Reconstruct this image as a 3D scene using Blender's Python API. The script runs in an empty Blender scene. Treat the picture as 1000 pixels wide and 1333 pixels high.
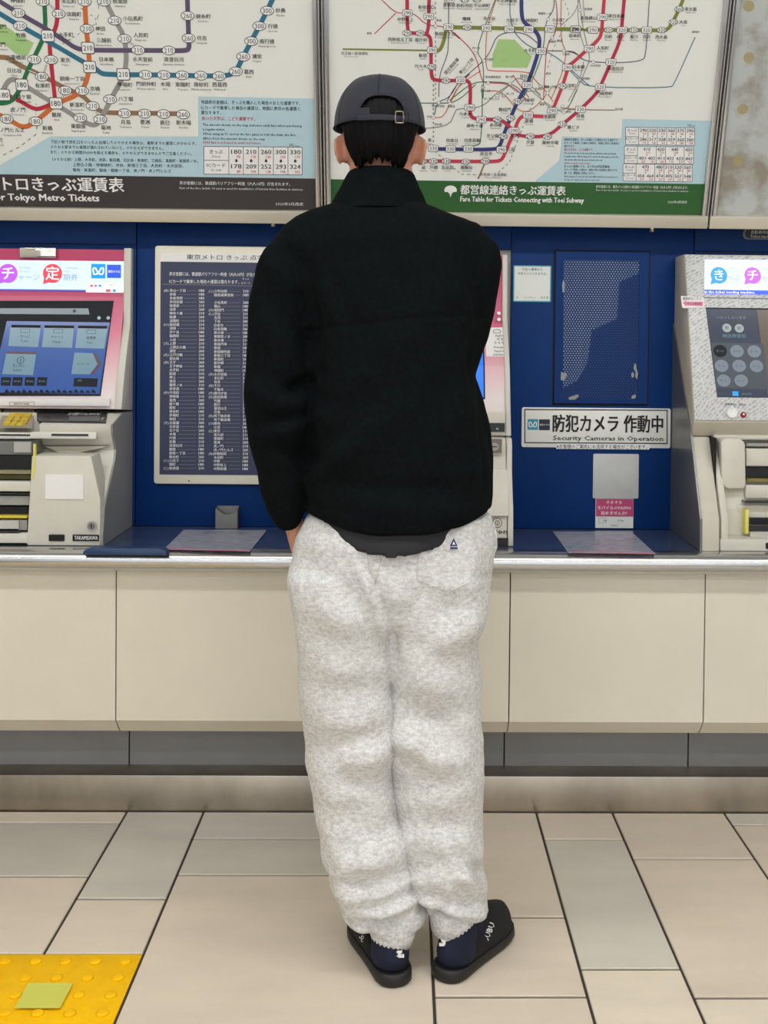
import bpy, bmesh, math, random
import numpy as np
from mathutils import Vector, noise
random.seed(7); rng = np.random.default_rng(7)
SC = bpy.context.scene; COL = SC.collection
# ------------------------------------------------------------------ camera
F_PX = 1515.0; H = 1.26
PSI, PIT, ROL = math.radians(1.08), math.radians(1.2), math.radians(.57)
PPX, PPY = 554.25, 473.02
_F = np.array([math.sin(PSI)*math.cos(PIT), math.cos(PSI)*math.cos(PIT), -math.sin(PIT)])
_R0 = np.array([math.cos(PSI), -math.sin(PSI), 0.]); _U0 = np.cross(_R0, _F)
_R = _R0*math.cos(ROL)+_U0*math.sin(ROL); _U = -_R0*math.sin(ROL)+_U0*math.cos(ROL)
cd = bpy.data.cameras.new('camera'); cam = bpy.data.objects.new('camera', cd); COL.objects.link(cam)
from mathutils import Matrix
cam.matrix_world = Matrix(((_R[0], _U[0], -_F[0], 0), (_R[1], _U[1], -_F[1], 0), (_R[2], _U[2], -_F[2], H), (0, 0, 0, 1)))
cd.sensor_fit = 'VERTICAL'; cd.sensor_height = 36; cd.lens = F_PX*36/1333
cd.shift_x = (500-PPX)/1333; cd.shift_y = (PPY-666.5)/1333; cd.clip_start = .05
SC.camera = cam
# ------------------------------------------------------------------ world, lights, exposure
SC.view_settings.view_transform = 'Standard'; SC.view_settings.look = 'None'
SC.view_settings.gamma = 1; SC.view_settings.use_curve_mapping = False
SC.view_settings.exposure = 0.42
w = bpy.data.worlds.new('station_hall_air'); SC.world = w; w.use_nodes = True
w.node_tree.nodes['Background'].inputs[0].default_value = (.94, .97, 1, 1)
w.node_tree.nodes['Background'].inputs[1].default_value = 1.1
CEIL = 2.85
LAMP_ROWS = [(1.35, 14.0), (-.6, 10.5), (-2.6, 7.5)]            # y, emission of the ceiling lamp rows
# ------------------------------------------------------------------ helpers
def lin(c):
    return tuple(((v/255)/12.92 if v/255 <= .04045 else ((v/255+.055)/1.055)**2.4) for v in c)
MATS = {}
def mat(name, rgb, rough=.6, metal=0., spec=.5, emit=0., nz=0., nscale=8., bump=0., bscale=200., stretch=(1, 1, 1), coat=0., sheen=0., alpha=1., rgb2=None, ramp=(.35, .65)):
    if name in MATS: return MATS[name]
    m = bpy.data.materials.new(name); m.use_nodes = True; nt = m.node_tree; N = nt.nodes; L = nt.links
    b = N['Principled BSDF']; c = lin(rgb)
    b.inputs['Base Color'].default_value = (*c, 1); b.inputs['Roughness'].default_value = rough
    b.inputs['Metallic'].default_value = metal; b.inputs['Specular IOR Level'].default_value = spec
    b.inputs['Coat Weight'].default_value = coat; b.inputs['Sheen Weight'].default_value = sheen; b.inputs['Alpha'].default_value = alpha
    tc = N.new('ShaderNodeTexCoord'); mp = N.new('ShaderNodeMapping'); mp.inputs['Scale'].default_value = stretch
    L.new(tc.outputs['Object'], mp.inputs[0])
    if nz or rgb2:
        n = N.new('ShaderNodeTexNoise'); n.inputs['Scale'].default_value = nscale; n.inputs['Detail'].default_value = 6; n.inputs['Roughness'].default_value = .6
        L.new(mp.outputs[0], n.inputs['Vector'])
        r = N.new('ShaderNodeValToRGB'); r.color_ramp.elements[0].position = ramp[0]; r.color_ramp.elements[1].position = ramp[1]
        if rgb2: a, d = lin(rgb2), c
        else: a, d = tuple(v*(1-nz) for v in c), tuple(min(1, v*(1+nz)) for v in c)
        r.color_ramp.elements[0].color = (*a, 1); r.color_ramp.elements[1].color = (*d, 1)
        L.new(n.outputs['Fac'], r.inputs[0]); L.new(r.outputs[0], b.inputs['Base Color'])
        if emit: L.new(r.outputs[0], b.inputs['Emission Color'])
    elif emit: b.inputs['Emission Color'].default_value = (*c, 1)
    if emit: b.inputs['Emission Strength'].default_value = emit
    if bump:
        n2 = N.new('ShaderNodeTexNoise'); n2.inputs['Scale'].default_value = bscale; n2.inputs['Detail'].default_value = 3; L.new(mp.outputs[0], n2.inputs['Vector'])
        bp = N.new('ShaderNodeBump'); bp.inputs['Strength'].default_value = bump; bp.inputs['Distance'].default_value = .002
        L.new(n2.outputs['Fac'], bp.inputs['Height']); L.new(bp.outputs[0], b.inputs['Normal'])
    MATS[name] = m; return m
def ray(px, py):
    v = _F*F_PX + _R*(px-PPX) - _U*(py-PPY); return v
def hit(px, py, O, n):
    d = ray(px, py); O = np.array(O, float); n = np.array(n, float); C = np.array([0, 0, H])
    return C + d*(((O-C)@n)/(d@n))
def P(px, py, D): return hit(px, py, (0, D, 0), (0, 1, 0))
def G(px, py, z=0.): return hit(px, py, (0, 0, z), (0, 0, 1))
BASE = {}
def thing(name, label, cat, base, group=None, kind=None):
    o = bpy.data.objects.new(name, None); COL.objects.link(o); o.location = base; o.empty_display_size = .05
    BASE[o.name] = np.array(base, float)
    if label: o['label'] = label
    if cat: o['category'] = cat
    if group: o['group'] = group
    if kind: o['kind'] = kind
    return o
class MB:
    def __init__(s): s.v = []; s.f = []
    def add(s, vs, fs):
        k = len(s.v); s.v += [tuple(map(float, p)) for p in vs]; s.f += [tuple(i+k for i in f) for f in fs]; return s
    def box(s, x0, x1, y0, y1, z0, z1):
        x0, x1 = min(x0, x1), max(x0, x1); y0, y1 = min(y0, y1), max(y0, y1); z0, z1 = min(z0, z1), max(z0, z1)
        return s.add([(x0, y0, z0), (x1, y0, z0), (x1, y1, z0), (x0, y1, z0), (x0, y0, z1), (x1, y0, z1), (x1, y1, z1), (x0, y1, z1)],
                     [(0, 3, 2, 1), (4, 5, 6, 7), (0, 1, 5, 4), (1, 2, 6, 5), (2, 3, 7, 6), (3, 0, 4, 7)])
    def prism(s, poly, fn, a, b):      # poly of 2D points, fn(u, v, t) -> 3D, t from a to b
        n = len(poly); vs = [fn(u, v, a) for u, v in poly]+[fn(u, v, b) for u, v in poly]
        return s.add(vs, [tuple(range(n))[::-1], tuple(range(n, 2*n))]+[(i, (i+1) % n, (i+1) % n+n, i+n) for i in range(n)])
    def profx(s, prof, x0, x1):         # (y, z) side profile extruded along x
        return s.prism(prof, lambda u, v, t: (t, u, v), x0, x1)
    def loft(s, rings, caps=True):
        n = len(rings[0]); k = len(s.v)
        for r in rings: s.v += [tuple(map(float, p)) for p in r]
        for j in range(len(rings)-1):
            for i in range(n):
                a = k+j*n+i; b = k+j*n+(i+1) % n; s.f.append((a, b, b+n, a+n))
        if caps: s.f.append(tuple(k+i for i in range(n))[::-1]); s.f.append(tuple(k+(len(rings)-1)*n+i for i in range(n)))
        return s
    def tube(s, path, r, n=8, caps=True):
        path = [np.array(p, float) for p in path]; rs = r if hasattr(r, '__len__') else [r]*len(path); rings = []
        for i, p in enumerate(path):
            t = path[min(i+1, len(path)-1)]-path[max(i-1, 0)]; t /= np.linalg.norm(t)+1e-9
            a = np.array([0, 0, 1.]) if abs(t[2]) < .9 else np.array([0, 1., 0])
            u = np.cross(a, t); u /= np.linalg.norm(u); v = np.cross(t, u)
            rings.append([p+rs[i]*(u*math.cos(q)+v*math.sin(q)) for q in np.linspace(0, 2*math.pi, n, endpoint=False)])
        return s.loft(rings, caps)
    def mesh(s, name):
        me = bpy.data.meshes.new(name); me.from_pydata(s.v, [], s.f); return me
    def build(s, name, m, parent=None, bev=0., seg=2, smooth=False, kind=None, label=None, tag=None, group=None, base=None, fixn=True):
        bm = bmesh.new(); vs = [bm.verts.new(p) for p in s.v]
        for f in s.f:
            try: bm.faces.new([vs[i] for i in f])
            except ValueError: pass
        if fixn: bmesh.ops.recalc_face_normals(bm, faces=bm.faces)
        if bev:
            es = [e for e in bm.edges if len(e.link_faces) == 2 and e.calc_face_angle(0) > .5]
            bmesh.ops.bevel(bm, geom=es, offset=bev, segments=seg, affect='EDGES', profile=.5, clamp_overlap=True)
        if parent is not None: b = BASE[parent.name]
        elif base is not None: b = np.array(base, float)
        else:
            a = np.array([v.co[:] for v in bm.verts]); b = np.array([(a[:, 0].min()+a[:, 0].max())/2, (a[:, 1].min()+a[:, 1].max())/2, a[:, 2].min()])
        bmesh.ops.translate(bm, verts=bm.verts, vec=Vector(-b))
        me = bpy.data.meshes.new(name); bm.to_mesh(me); bm.free()
        return link(name, me, m, parent, b, smooth or bev > 0, kind, label, tag, group, flat=bev > 0 and not smooth)
def link(name, me, m, parent, b, smooth, kind=None, label=None, tag=None, group=None, flat=False):
    if m is not None: me.materials.append(m)
    if smooth: me.shade_smooth()
    o = bpy.data.objects.new(name, me); COL.objects.link(o)
    if flat:
        try: me.set_sharp_from_angle(angle=.6)
        except Exception: pass
    BASE[o.name] = np.array(b, float)
    if parent is not None: o.parent = parent
    else: o.location = b
    if kind: o['kind'] = kind
    if label: o['label'] = label
    if tag: o['label'], o['category'] = tag
    if group: o['group'] = group
    return o
class Pl:                                # a plane in the world with its own (a, b) metres and a normal towards the hall
    def __init__(s, O, lean=0.):         # lean > 0: the top comes towards the viewer
        s.O = np.array(O, float); s.u = np.array([1., 0, 0]); s.v = np.array([0, -math.sin(lean), math.cos(lean)]); s.n = np.array([0, -math.cos(lean), -math.sin(lean)])
    def ab(s, px, py):
        q = hit(px, py, s.O, s.n)-s.O; return q@s.u, q@s.v
    def w(s, a, b, t=0.): return s.O+a*s.u+b*s.v+t*s.n
    def poly(s, pts): return [s.ab(*p) for p in pts]
    def solid(s, mb, pts, t0, t1): return mb.prism(s.poly(pts), s.w, t0, t1)
    def rect(s, mb, x0, y0, x1, y1, t0, t1):   # upright rectangle from two pixel corners
        a0, b1 = s.ab(x0, y0); a1, b0 = s.ab(x1, y1)
        return mb.prism([(a0, b0), (a1, b0), (a1, b1), (a0, b1)], s.w, t0, t1)
    def rrect(s, mb, x0, y0, x1, y1, r, t0, t1):
        a0, b1 = s.ab(x0, y0); a1, b0 = s.ab(x1, y1); return mb.prism(rr(a0, b0, a1, b1, r), s.w, t0, t1)
    def disc(s, mb, px, py, r, t0, t1, n=20, ry=None):
        a, b = s.ab(px, py); ry = ry or r
        return mb.prism([(a+r*math.cos(q), b+ry*math.sin(q)) for q in np.linspace(0, 2*math.pi, n, endpoint=False)], s.w, t0, t1)
def rr(a0, b0, a1, b1, r, n=4):
    o = []
    for cx, cy, q0 in ((a1-r, b1-r, 0), (a0+r, b1-r, 1), (a0+r, b0+r, 2), (a1-r, b0+r, 3)):
        for i in range(n+1):
            q = (q0+i/n)*math.pi/2; o.append((cx+r*math.cos(q), cy+r*math.sin(q)))
    return o
# ---- flat print: collected per board and per ink, each ink one mesh under its board
TXT = {}; PRINTS = []
class Print:
    def __init__(s, pl, parent, t0=.0006): s.pl = pl; s.parent = parent; s.t0 = t0; s.ink = {}; s.tx = []; PRINTS.append(s)
    def lay(s, m, lv, nm): return s.ink.setdefault((m.name, nm), (m, MB()))[1]
    def T(s, lv): return s.t0+lv*.00025
    def fill(s, pts, m, lv, nm='print'):
        ab = s.pl.poly(pts); mb = s.lay(m, lv, nm); mb.add([s.pl.w(a, b, s.T(lv)) for a, b in ab], [tuple(range(len(ab)))])
    def fab(s, ab, m, lv, nm='print'):
        s.lay(m, lv, nm).add([s.pl.w(a, b, s.T(lv)) for a, b in ab], [tuple(range(len(ab)))])
    def sc(s, px, py):
        a, b = s.pl.ab(px, py); a1, _ = s.pl.ab(px+1, py); _, b1 = s.pl.ab(px, py-1); return a1-a, b1-b
    def box(s, x0, y0, x1, y1, m, lv, nm='print'):
        a0, b1 = s.pl.ab(x0, y0); a1, b0 = s.pl.ab(x1, y1); s.fab([(a0, b0), (a1, b0), (a1, b1), (a0, b1)], m, lv, nm)
    def rbox(s, x0, y0, x1, y1, r, m, lv, nm='print'):
        a0, b1 = s.pl.ab(x0, y0); a1, b0 = s.pl.ab(x1, y1); k = s.sc(x0, y0)[0]; s.fab(rr(a0, b0, a1, b1, r*k), m, lv, nm)
    def disc(s, px, py, rx, ry, m, lv, nm='print', n=20):
        a, b = s.pl.ab(px, py); k, l = s.sc(px, py)
        s.fab([(a+rx*k*math.cos(q), b+ry*l*math.sin(q)) for q in np.linspace(0, 2*math.pi, n, endpoint=False)], m, lv, nm)
    def line(s, pts, wpx, m, lv, nm='route_line', dash=None, rnd=0):
        if rnd: pts = chaikin(pts)
        ab = [np.array(s.pl.ab(*p)) for p in pts]; hw = wpx*s.sc(*pts[0])[0]/2
        if dash:
            out = []; d = dash*s.sc(*pts[0])[0]
            for p, q in zip(ab[:-1], ab[1:]):
                L = np.linalg.norm(q-p); n = max(1, int(L/(2*d)))
                for i in range(n): out.append((p+(q-p)*(i/n), p+(q-p)*((i+.5)/n)))
            for p, q in out: s._seg([p, q], hw, m, lv, nm)
        else: s._seg(ab, hw, m, lv, nm)
    def _seg(s, ab, hw, m, lv, nm):
        Ls = []; Rs = []
        for i, p in enumerate(ab):
            d0 = ab[i]-ab[i-1] if i else ab[1]-ab[0]; d1 = ab[i+1]-ab[i] if i < len(ab)-1 else d0
            d0 = d0/(np.linalg.norm(d0)+1e-12); d1 = d1/(np.linalg.norm(d1)+1e-12); t = d0+d1; t /= np.linalg.norm(t)+1e-12
            n = np.array([-t[1], t[0]]); k = hw/max(.45, abs(n@np.array([-d1[1], d1[0]]))); Ls.append(p+n*k); Rs.append(p-n*k)
        mb = s.lay(m, lv, nm); T = s.T(lv); k = len(ab)
        mb.add([s.pl.w(*q, T) for q in Ls+Rs], [(i, i+1, k+i+1, k+i) for i in range(k-1)])
    def text(s, body, px, py, em, m, lv=6, al='c', rot=0., width=None, bold=0., nm='lettering'):
        if body: s.tx.append((body, px, py, em, m, lv, al, rot, width, bold, nm)); TXT[(body, 0)] = None
    def flush(s):
        for body, px, py, em, m, lv, al, rot, width, bold, nm in s.tx:
            v, f, x0, x1 = TXT[(body, 0)]
            if not len(v): continue
            a, b = s.pl.ab(px, py); k, l = s.sc(px, py); sx = em*k; sy = em*l
            if width: sx = width*k/(x1-x0)
            ox = {'c': (x0+x1)/2, 'l': x0, 'r': x1}[al]; X = (v[:, 0]-ox)*sx; Y = (v[:, 1]-.357)*sy
            c, q = math.cos(rot), math.sin(rot); A = a+X*c-Y*q; B = b+X*q+Y*c
            W = s.pl.O+np.outer(A, s.pl.u)+np.outer(B, s.pl.v)+s.T(lv)*s.pl.n
            sh = [(0, 0)] if bold == 0 else ([(-.5, 0), (.5, 0)] if em < 9 else [(-1, -.4), (1, -.4), (-1, .5), (1, .5), (0, 0)])
            for i, (ux, uy) in enumerate(sh): s.lay(m, lv, nm).add(W+s.pl.u*(ux*bold*sx)+s.pl.v*(uy*bold*sy)+s.pl.n*(i*.00002), f)
        for (mn, nm), (m, mb) in s.ink.items(): mb.build(nm, m, s.parent, fixn=False, kind='stuff' if nm in ('station_marker', 'display_image', 'key_figures', 'arrow', 'fare_table', 'route_line', 'branch_line', 'rule_line', 'speaker_dots', 'tiny_marks', 'bubble', 'emblem', 'border', 'lettering') else None)
def chaikin(pts, n=2):
    pts = [np.array(p, float) for p in pts]
    for _ in range(n):
        o = [pts[0]]
        for p, q in zip(pts[:-1], pts[1:]): o += [p*.75+q*.25, p*.25+q*.75]
        pts = o+[pts[-1]]
    return [tuple(p) for p in pts]
def flush_text():
    obs = []
    for (body, bold) in TXT:
        c = bpy.data.curves.new('t', 'FONT'); c.body = body; c.resolution_u = 1 if len(body) > 3 else 2
        o = bpy.data.objects.new('t', c); COL.objects.link(o); obs.append(((body, bold), o))
    bpy.context.view_layer.update(); dg = bpy.context.evaluated_depsgraph_get()
    for key, o in obs:
        me = o.evaluated_get(dg).to_mesh(); n = len(me.vertices); v = np.zeros(n*3); me.vertices.foreach_get('co', v); v = v.reshape(-1, 3)
        f = [tuple(p.vertices) for p in me.polygons]
        TXT[key] = (v, f, v[:, 0].min() if n else 0, v[:, 0].max() if n else 1)
    for key, o in obs:
        c = o.data; bpy.data.objects.remove(o); bpy.data.curves.remove(c)
    for p in PRINTS: p.flush()
def remesh(mb, voxel, it=6, fac=.6, disp=None):
    me = mb.mesh('raw'); o = bpy.data.objects.new('raw', me); COL.objects.link(o)
    r = o.modifiers.new('r', 'REMESH'); r.mode = 'VOXEL'; r.voxel_size = voxel
    s = o.modifiers.new('s', 'SMOOTH'); s.iterations = it; s.factor = fac
    bpy.context.view_layer.update(); dg = bpy.context.evaluated_depsgraph_get()
    out = bpy.data.meshes.new_from_object(o.evaluated_get(dg)); bpy.data.objects.remove(o)
    if disp:
        n = len(out.vertices); v = np.zeros(n*3); nn = np.zeros(n*3)
        out.vertices.foreach_get('co', v); out.vertices.foreach_get('normal', nn); v = v.reshape(-1, 3); nn = nn.reshape(-1, 3)
        v = disp(v, nn); out.vertices.foreach_set('co', v.ravel()); out.update()
    return out
def put(me, name, m, parent, smooth=True, **k):
    b = BASE[parent.name]; me.transform(Matrix.Translation(Vector(-b))); return link(name, me, m, parent, b, smooth, **k)
# ------------------------------------------------------------------ materials
blue = mat('blue_cladding', (6, 50, 110), .5, nz=.08, nscale=5, spec=.18)
steel = mat('brushed_steel', (200, 200, 200), .24, 1., nz=.05, nscale=4, stretch=(1, 60, 60))
dsteel = mat('worn_steel', (176, 168, 156), .36, 1., nz=.22, nscale=3.5, stretch=(1.4, 1, .6), bump=.15, bscale=12)
worktop = mat('blue_grey_worktop', (62, 76, 108), .2, nz=.1, nscale=20, spec=.5)
cream = mat('cream_panel', (228, 222, 205), .5, nz=.03, nscale=3, spec=.35)
kick = mat('grey_kick_panel', (150, 150, 150), .45, nz=.04)
black = mat('black_print', (14, 14, 16), .5)
ink = mat('dark_grey_ink', (48, 46, 50), .5)
white = mat('white_print', (240, 240, 238), .5)
paper = mat('board_white', (234, 235, 228), .4, spec=.3)
redink = mat('red_ink', (200, 48, 60), .5)
frameal = mat('pale_aluminium', (214, 207, 190), .35, .35)
frameed = mat('silver_edge', (205, 205, 205), .28, .8)
gap = mat('dark_gap', (22, 20, 22), .8)
lblue = mat('pale_blue_print', (184, 214, 224), .4)
tvm = mat('off_white_plastic', (214, 211, 198), .42, nz=.03, nscale=12)
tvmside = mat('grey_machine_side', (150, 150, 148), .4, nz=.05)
yel = mat('yellow_guide', (218, 200, 60), .45)
slotm = mat('slot_black', (18, 18, 20), .25)
smoke = mat('smoked_plastic', (60, 60, 62), .15)
# ------------------------------------------------------------------ the setting
DW = 3.285; ZT = .7245
# floor tiles
LX = [float(G(x, 1057)[0]) for x in (165, 265)]+[float(G(554, 1057)[0])]+[float(G(x, 1057)[0]) for x in (698, 797, 942)]
def GY(px, py): return float(G(px, py)[1])
YC = GY(500, 1057)
grout = mat('dark_grout', (62, 54, 50), .8)
floor = MB().box(-2.8, 3.0, -4, 3.6, -.03, -.004).build('floor', grout, kind='structure', base=(0, 0, 0))
TC = [mat('floor_tile_%s' % n, c, .34, nz=.07, nscale=2.2, stretch=(1, 2.2, 1), bump=.03, bscale=60, spec=.4) for n, c in (('warm', (220, 207, 189)), ('cool', (209, 203, 190)), ('grey', (202, 196, 183)), ('pale', (228, 216, 197)))]
def tile(x0, x1, y0, y1, m):
    g = .003; x0 += g; x1 -= g; y0 += .0042; y1 -= .0042; b = .0015
    mb = MB().add([(x0, y0, -.004), (x1, y0, -.004), (x1, y1, -.004), (x0, y1, -.004), (x0, y0, -b), (x1, y0, -b), (x1, y1, -b), (x0, y1, -b),
                   (x0+b, y0+b, 0), (x1-b, y0+b, 0), (x1-b, y1-b, 0), (x0+b, y1-b, 0)],
                  [(0, 1, 5, 4), (1, 2, 6, 5), (2, 3, 7, 6), (3, 0, 4, 7), (4, 5, 9, 8), (5, 6, 10, 9), (6, 7, 11, 10), (7, 4, 8, 11), (8, 9, 10, 11)])
    return mb.build('tile', m, floor)
TE_Y1 = GY(90, 1242); TE_X1 = LX[1]; TE_X0 = TE_X1-.3; TE_Y0 = TE_Y1-.3
W = .295
lanes = [(LX[0]-.6, LX[0], [YC, GY(60, 1071), GY(50, 1141), TE_Y1], 0), (LX[0], LX[1], [YC, GY(150, 1170), TE_Y1], 1),
         (LX[1], LX[2], [YC, GY(330, 1092), GY(330, 1139), GY(330, 1139)-.605], 2),
         (LX[2], LX[3], [YC, GY(690, 1194), GY(690, 1297.5)], 3), (LX[3], LX[4], [YC, GY(750, 1093), GY(820, 1261.5)], 1),
         (LX[4], LX[5], [YC, GY(900, 1118), GY(950, 1298.7)], 0), (LX[5], LX[5]+.6, [YC, GY(980, 1074), GY(980, 1074)-.3, GY(980, 1074)-.9], 2),
         (LX[5]+.6, LX[5]+.8, [YC, YC-.35], 0), (LX[5]+.8, LX[5]+1.1, [YC, YC-.2], 1), (LX[0]-.8, LX[0]-.6, [YC, YC-.4], 3), (LX[0]-1.1, LX[0]-.8, [YC, YC-.15], 2)]
cyc = [3, 0, 1, 0, 2, 0, 3, 1]
hand = {(0, 0): 3, (0, 1): 2, (0, 2): 0, (1, 0): 1, (1, 1): 0, (2, 0): 1, (2, 1): 2, (2, 2): 0, (3, 0): 0, (3, 1): 0, (4, 0): 0, (4, 1): 1, (4, 2): 3, (5, 0): 0, (5, 1): 0, (6, 0): 1, (6, 1): 0}
k = 0
for li, (x0, x1, ys, ph) in enumerate(lanes):
    ys = list(ys)
    if li < 2: ys.append(TE_Y1-.301)         # the tactile tiles take this stretch
    while ys[-1] > .2: ys.append(ys[-1]-(.6 if (k+len(ys)) % 3 else .3))
    for j in range(len(ys)-1):
        k += 1
        if li < 2 and abs(ys[j]-TE_Y1) < 1e-6: continue
        tile(x0, x1, ys[j+1], ys[j], TC[hand.get((li, j), cyc[(k*5+li) % 8])])
# yellow tactile tiles
ty = mat('tactile_yellow', (255, 196, 0), .45, spec=.2, nz=.05, nscale=30, bump=.05)
for i in range(3):
    x1 = TE_X1-.301*i; x0 = x1-.299; g = .002
    t = MB().box(x0+g, x1-g, TE_Y0, TE_Y1-g, -.004, .0005).build('tactile_tile', ty, base=((x0+x1)/2, (TE_Y0+TE_Y1)/2, -.004), bev=.0008,
            tag=(['yellow tactile paving tile with studs and a square sticker', 'yellow studded tactile tile left of the one with the sticker', 'third yellow studded tactile tile, outermost from the sticker'][i], 'tactile tile'), group='yellow tactile tiles in the floor')
    for a in range(5):
        for b in range(5):
            cx = x0+.03+a*.06; cy = TE_Y0+.03+b*.06; rings = []
            for z, r in ((0, .0125), (.003, .0115), (.0047, .0085), (.005, .006)):
                rings.append([(cx+r*math.cos(q), cy+r*math.sin(q), z) for q in np.linspace(0, 2*math.pi, 12, endpoint=False)])
            MB().loft(rings).build('stud', ty, t, smooth=True)
    if i == 0:
        q = [G(*p, .0052) for p in ((36.5, 1280), (95, 1280), (78, 1312.5), (19, 1312.5))]
        stk = MB().add([(p[0], p[1], .0052) for p in q]+[(p[0], p[1], .0058) for p in q], [(0, 1, 2, 3), (4, 5, 6, 7), (0, 1, 5, 4), (1, 2, 6, 5), (2, 3, 7, 6), (3, 0, 4, 7)])
        stk.build('floor_sticker', mat('lime_sticker', (214, 214, 92), .45), tag=('square lime sticker on the yellow tactile tile', 'sticker'))
# curb, wall, cladding
zc = .097
cb = MB().box(-2.8, 3, YC, YC+.25, -.02, zc).build('baseboard_back', dsteel, kind='structure', bev=.004)
wall = MB().box(-2.8, 3.0, DW+.02, DW+.25, -.02, CEIL).build('wall_back', mat('wall_paint', (210, 208, 200), .7), kind='structure')
MB().box(-2.8, -2.75, -4, DW+.02, -.02, CEIL).build('wall_left', mat('wall_paint', (210, 208, 200), .7), kind='structure')
MB().box(3.0, 3.05, -4, DW+.02, -.02, CEIL).build('wall_right', mat('wall_paint', (210, 208, 200), .7), kind='structure')
MB().box(-2.8, 3.05, -4, DW+.25, CEIL, CEIL+.05).build('ceiling', mat('ceiling_white', (228, 228, 224), .8), kind='structure')
lampm = mat('lamp_diffuser', (255, 250, 240), .5, emit=1)
for y, e in LAMP_ROWS:
    lm = bpy.data.materials.new('lit_diffuser'); lm.use_nodes = True; b = lm.node_tree.nodes['Principled BSDF']
    b.inputs['Emission Color'].default_value = (1, .99, .985, 1); b.inputs['Emission Strength'].default_value = e
    for x in (-1.9, -.6, .7, 2.0):
        t = thing('ceiling_lamp', '%s ceiling lamp of the row %s' % ({-1.9: 'leftmost', -.6: 'second from left', .7: 'third from left', 2.0: 'rightmost'}[x], {1.35: 'nearest the counter', -.6: 'in the middle of the ceiling', -2.6: 'farthest from the counter'}[y]), 'ceiling lamp', (x, y, CEIL-.06), 'ceiling lamps above the hall')
        MB().box(x-.62, x+.62, y-.11, y+.11, CEIL-.05, CEIL-.001).build('housing', frameal, t)
        MB().box(x-.6, x+.6, y-.09, y+.09, CEIL-.062, CEIL-.05).build('diffuser', lm, t)
XL = float(P(177, 500, DW)[0]); XM = float(P(663.5, 500, DW)[0]); XN = float(P(904, 318, DW)[0]); BZ = 1.66
def clad(x0, x1, z0, z1): MB().box(x0+.0012, x1-.0012, DW, DW+.019, z0+.001, z1-.001).build('panel', blue, wall, bev=.0015)
zh = float(P(100, 318, DW)[2]); 
clad(XL, XM-.53, ZT, BZ); clad(XM, XN, ZT, BZ); clad(XL-.6, XL, zh, BZ); clad(XM-.53, XM, float(P(600, 325, DW)[2]), BZ); clad(XN, XN+.7, float(P(950, 328, DW)[2]), BZ)
clad(XL-1.3, XL-.6, ZT, BZ); clad(XN+.7, XN+1.3, ZT, BZ); clad(XN, XN+.7, ZT, float(P(950, 328, DW)[2])); clad(XL-.6, XL, ZT, zh)
# ------------------------------------------------------------------ counter
ct = thing('ticket_counter', 'long counter with steel edge and cream front panels under the ticket machines', 'counter', (0, 3.1, 0))
DP = 2.95; DE = 2.90
MB().box(-2.7, 2.9, DE+.03, DW+.018, ZT-.03, ZT).build('worktop', worktop, ct)
prof = []
zr0 = float(P(500, 748, DE)[2])
cz = (ZT+.001+zr0)/2; rz = (ZT+.001-zr0)/2
for q in np.linspace(math.pi/2, math.pi*1.5, 14): prof.append((DE+.03+.034*math.cos(q)*1.0, cz+rz*math.sin(q)))
prof += [(DE+.055, zr0), (DE+.055, ZT+.001)]
MB().profx(prof, -2.7, 2.9).build('edge_rail', steel, ct, smooth=True).data.set_sharp_from_angle(angle=.9)
z1 = float(P(500, 939, DP)[2]); z2 = z1-.042; seams = [float(P(x, y, DP)[0]) for x, y in ((151, 850), (663.5, 850), (917, 850))]
sw = seams[1]-seams[0]; xs = [seams[0]-sw, seams[0], (seams[0]+seams[1])/2+.003, seams[1], seams[2], seams[2]+sw*.5, seams[2]+sw]
xs = [seams[0]-sw, seams[0], seams[1], seams[2], seams[2]+sw]
xs = [-2.69]+xs+[2.89]
for a, b in zip(xs[:-1], xs[1:]):
    MB().profx([(DP, z1), (DP, ZT-.03), (DP+.02, ZT-.03), (DP+.02, z1+.01), (DP+.055, z2+.01), (DP+.045, z2)], a+.0016, b-.0016).build('front_panel', cream, ct)
MB().box(-2.69, 2.89, DP+.021, DP+.03, z1+.01, ZT-.03).build('backing', gap, ct)
DK = 3.15; ks = [float(P(x, y, DK)[0]) for x, y in ((168.3, 975), (656.5, 980), (896, 980))]
xs = [-2.69, ks[0]-(ks[1]-ks[0]), ks[0], ks[1], ks[2], ks[2]+ks[1]-ks[0], 2.89]; zk = float(P(500, 1000, DK)[2])
for a, b in zip(xs[:-1], xs[1:]):
    MB().box(a+.002, b-.002, DK, DK+.02, zk, z2+.12).build('kick_panel', kick, ct)
MB().box(-2.69, 2.89, DK+.006, DK+.03, zc, z2+.12).build('plinth', gap, ct)
# blue arm-rest pad on the counter edge
pz = ZT-.0065; x0 = float(G(116, 716, pz)[0]); x1 = float(G(226, 716, pz)[0]); pd = thing('counter_pad', 'dark blue rounded pad on the counter edge in front of the left ticket machine', 'pad', ((x0+x1)/2, DE+.04, pz))
h = .017; MB().prism([(x0+.001, pz), (x1-.001, pz), (x1-.003, pz+h*.55), (x1-.02, pz+h), (x0+.02, pz+h), (x0+.003, pz+h*.55)], lambda u, v, t: (u, t, v), DE-.018, DE+.022).build('body', mat('navy_pad', (34, 62, 104), .35), pd, bev=.003)
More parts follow.
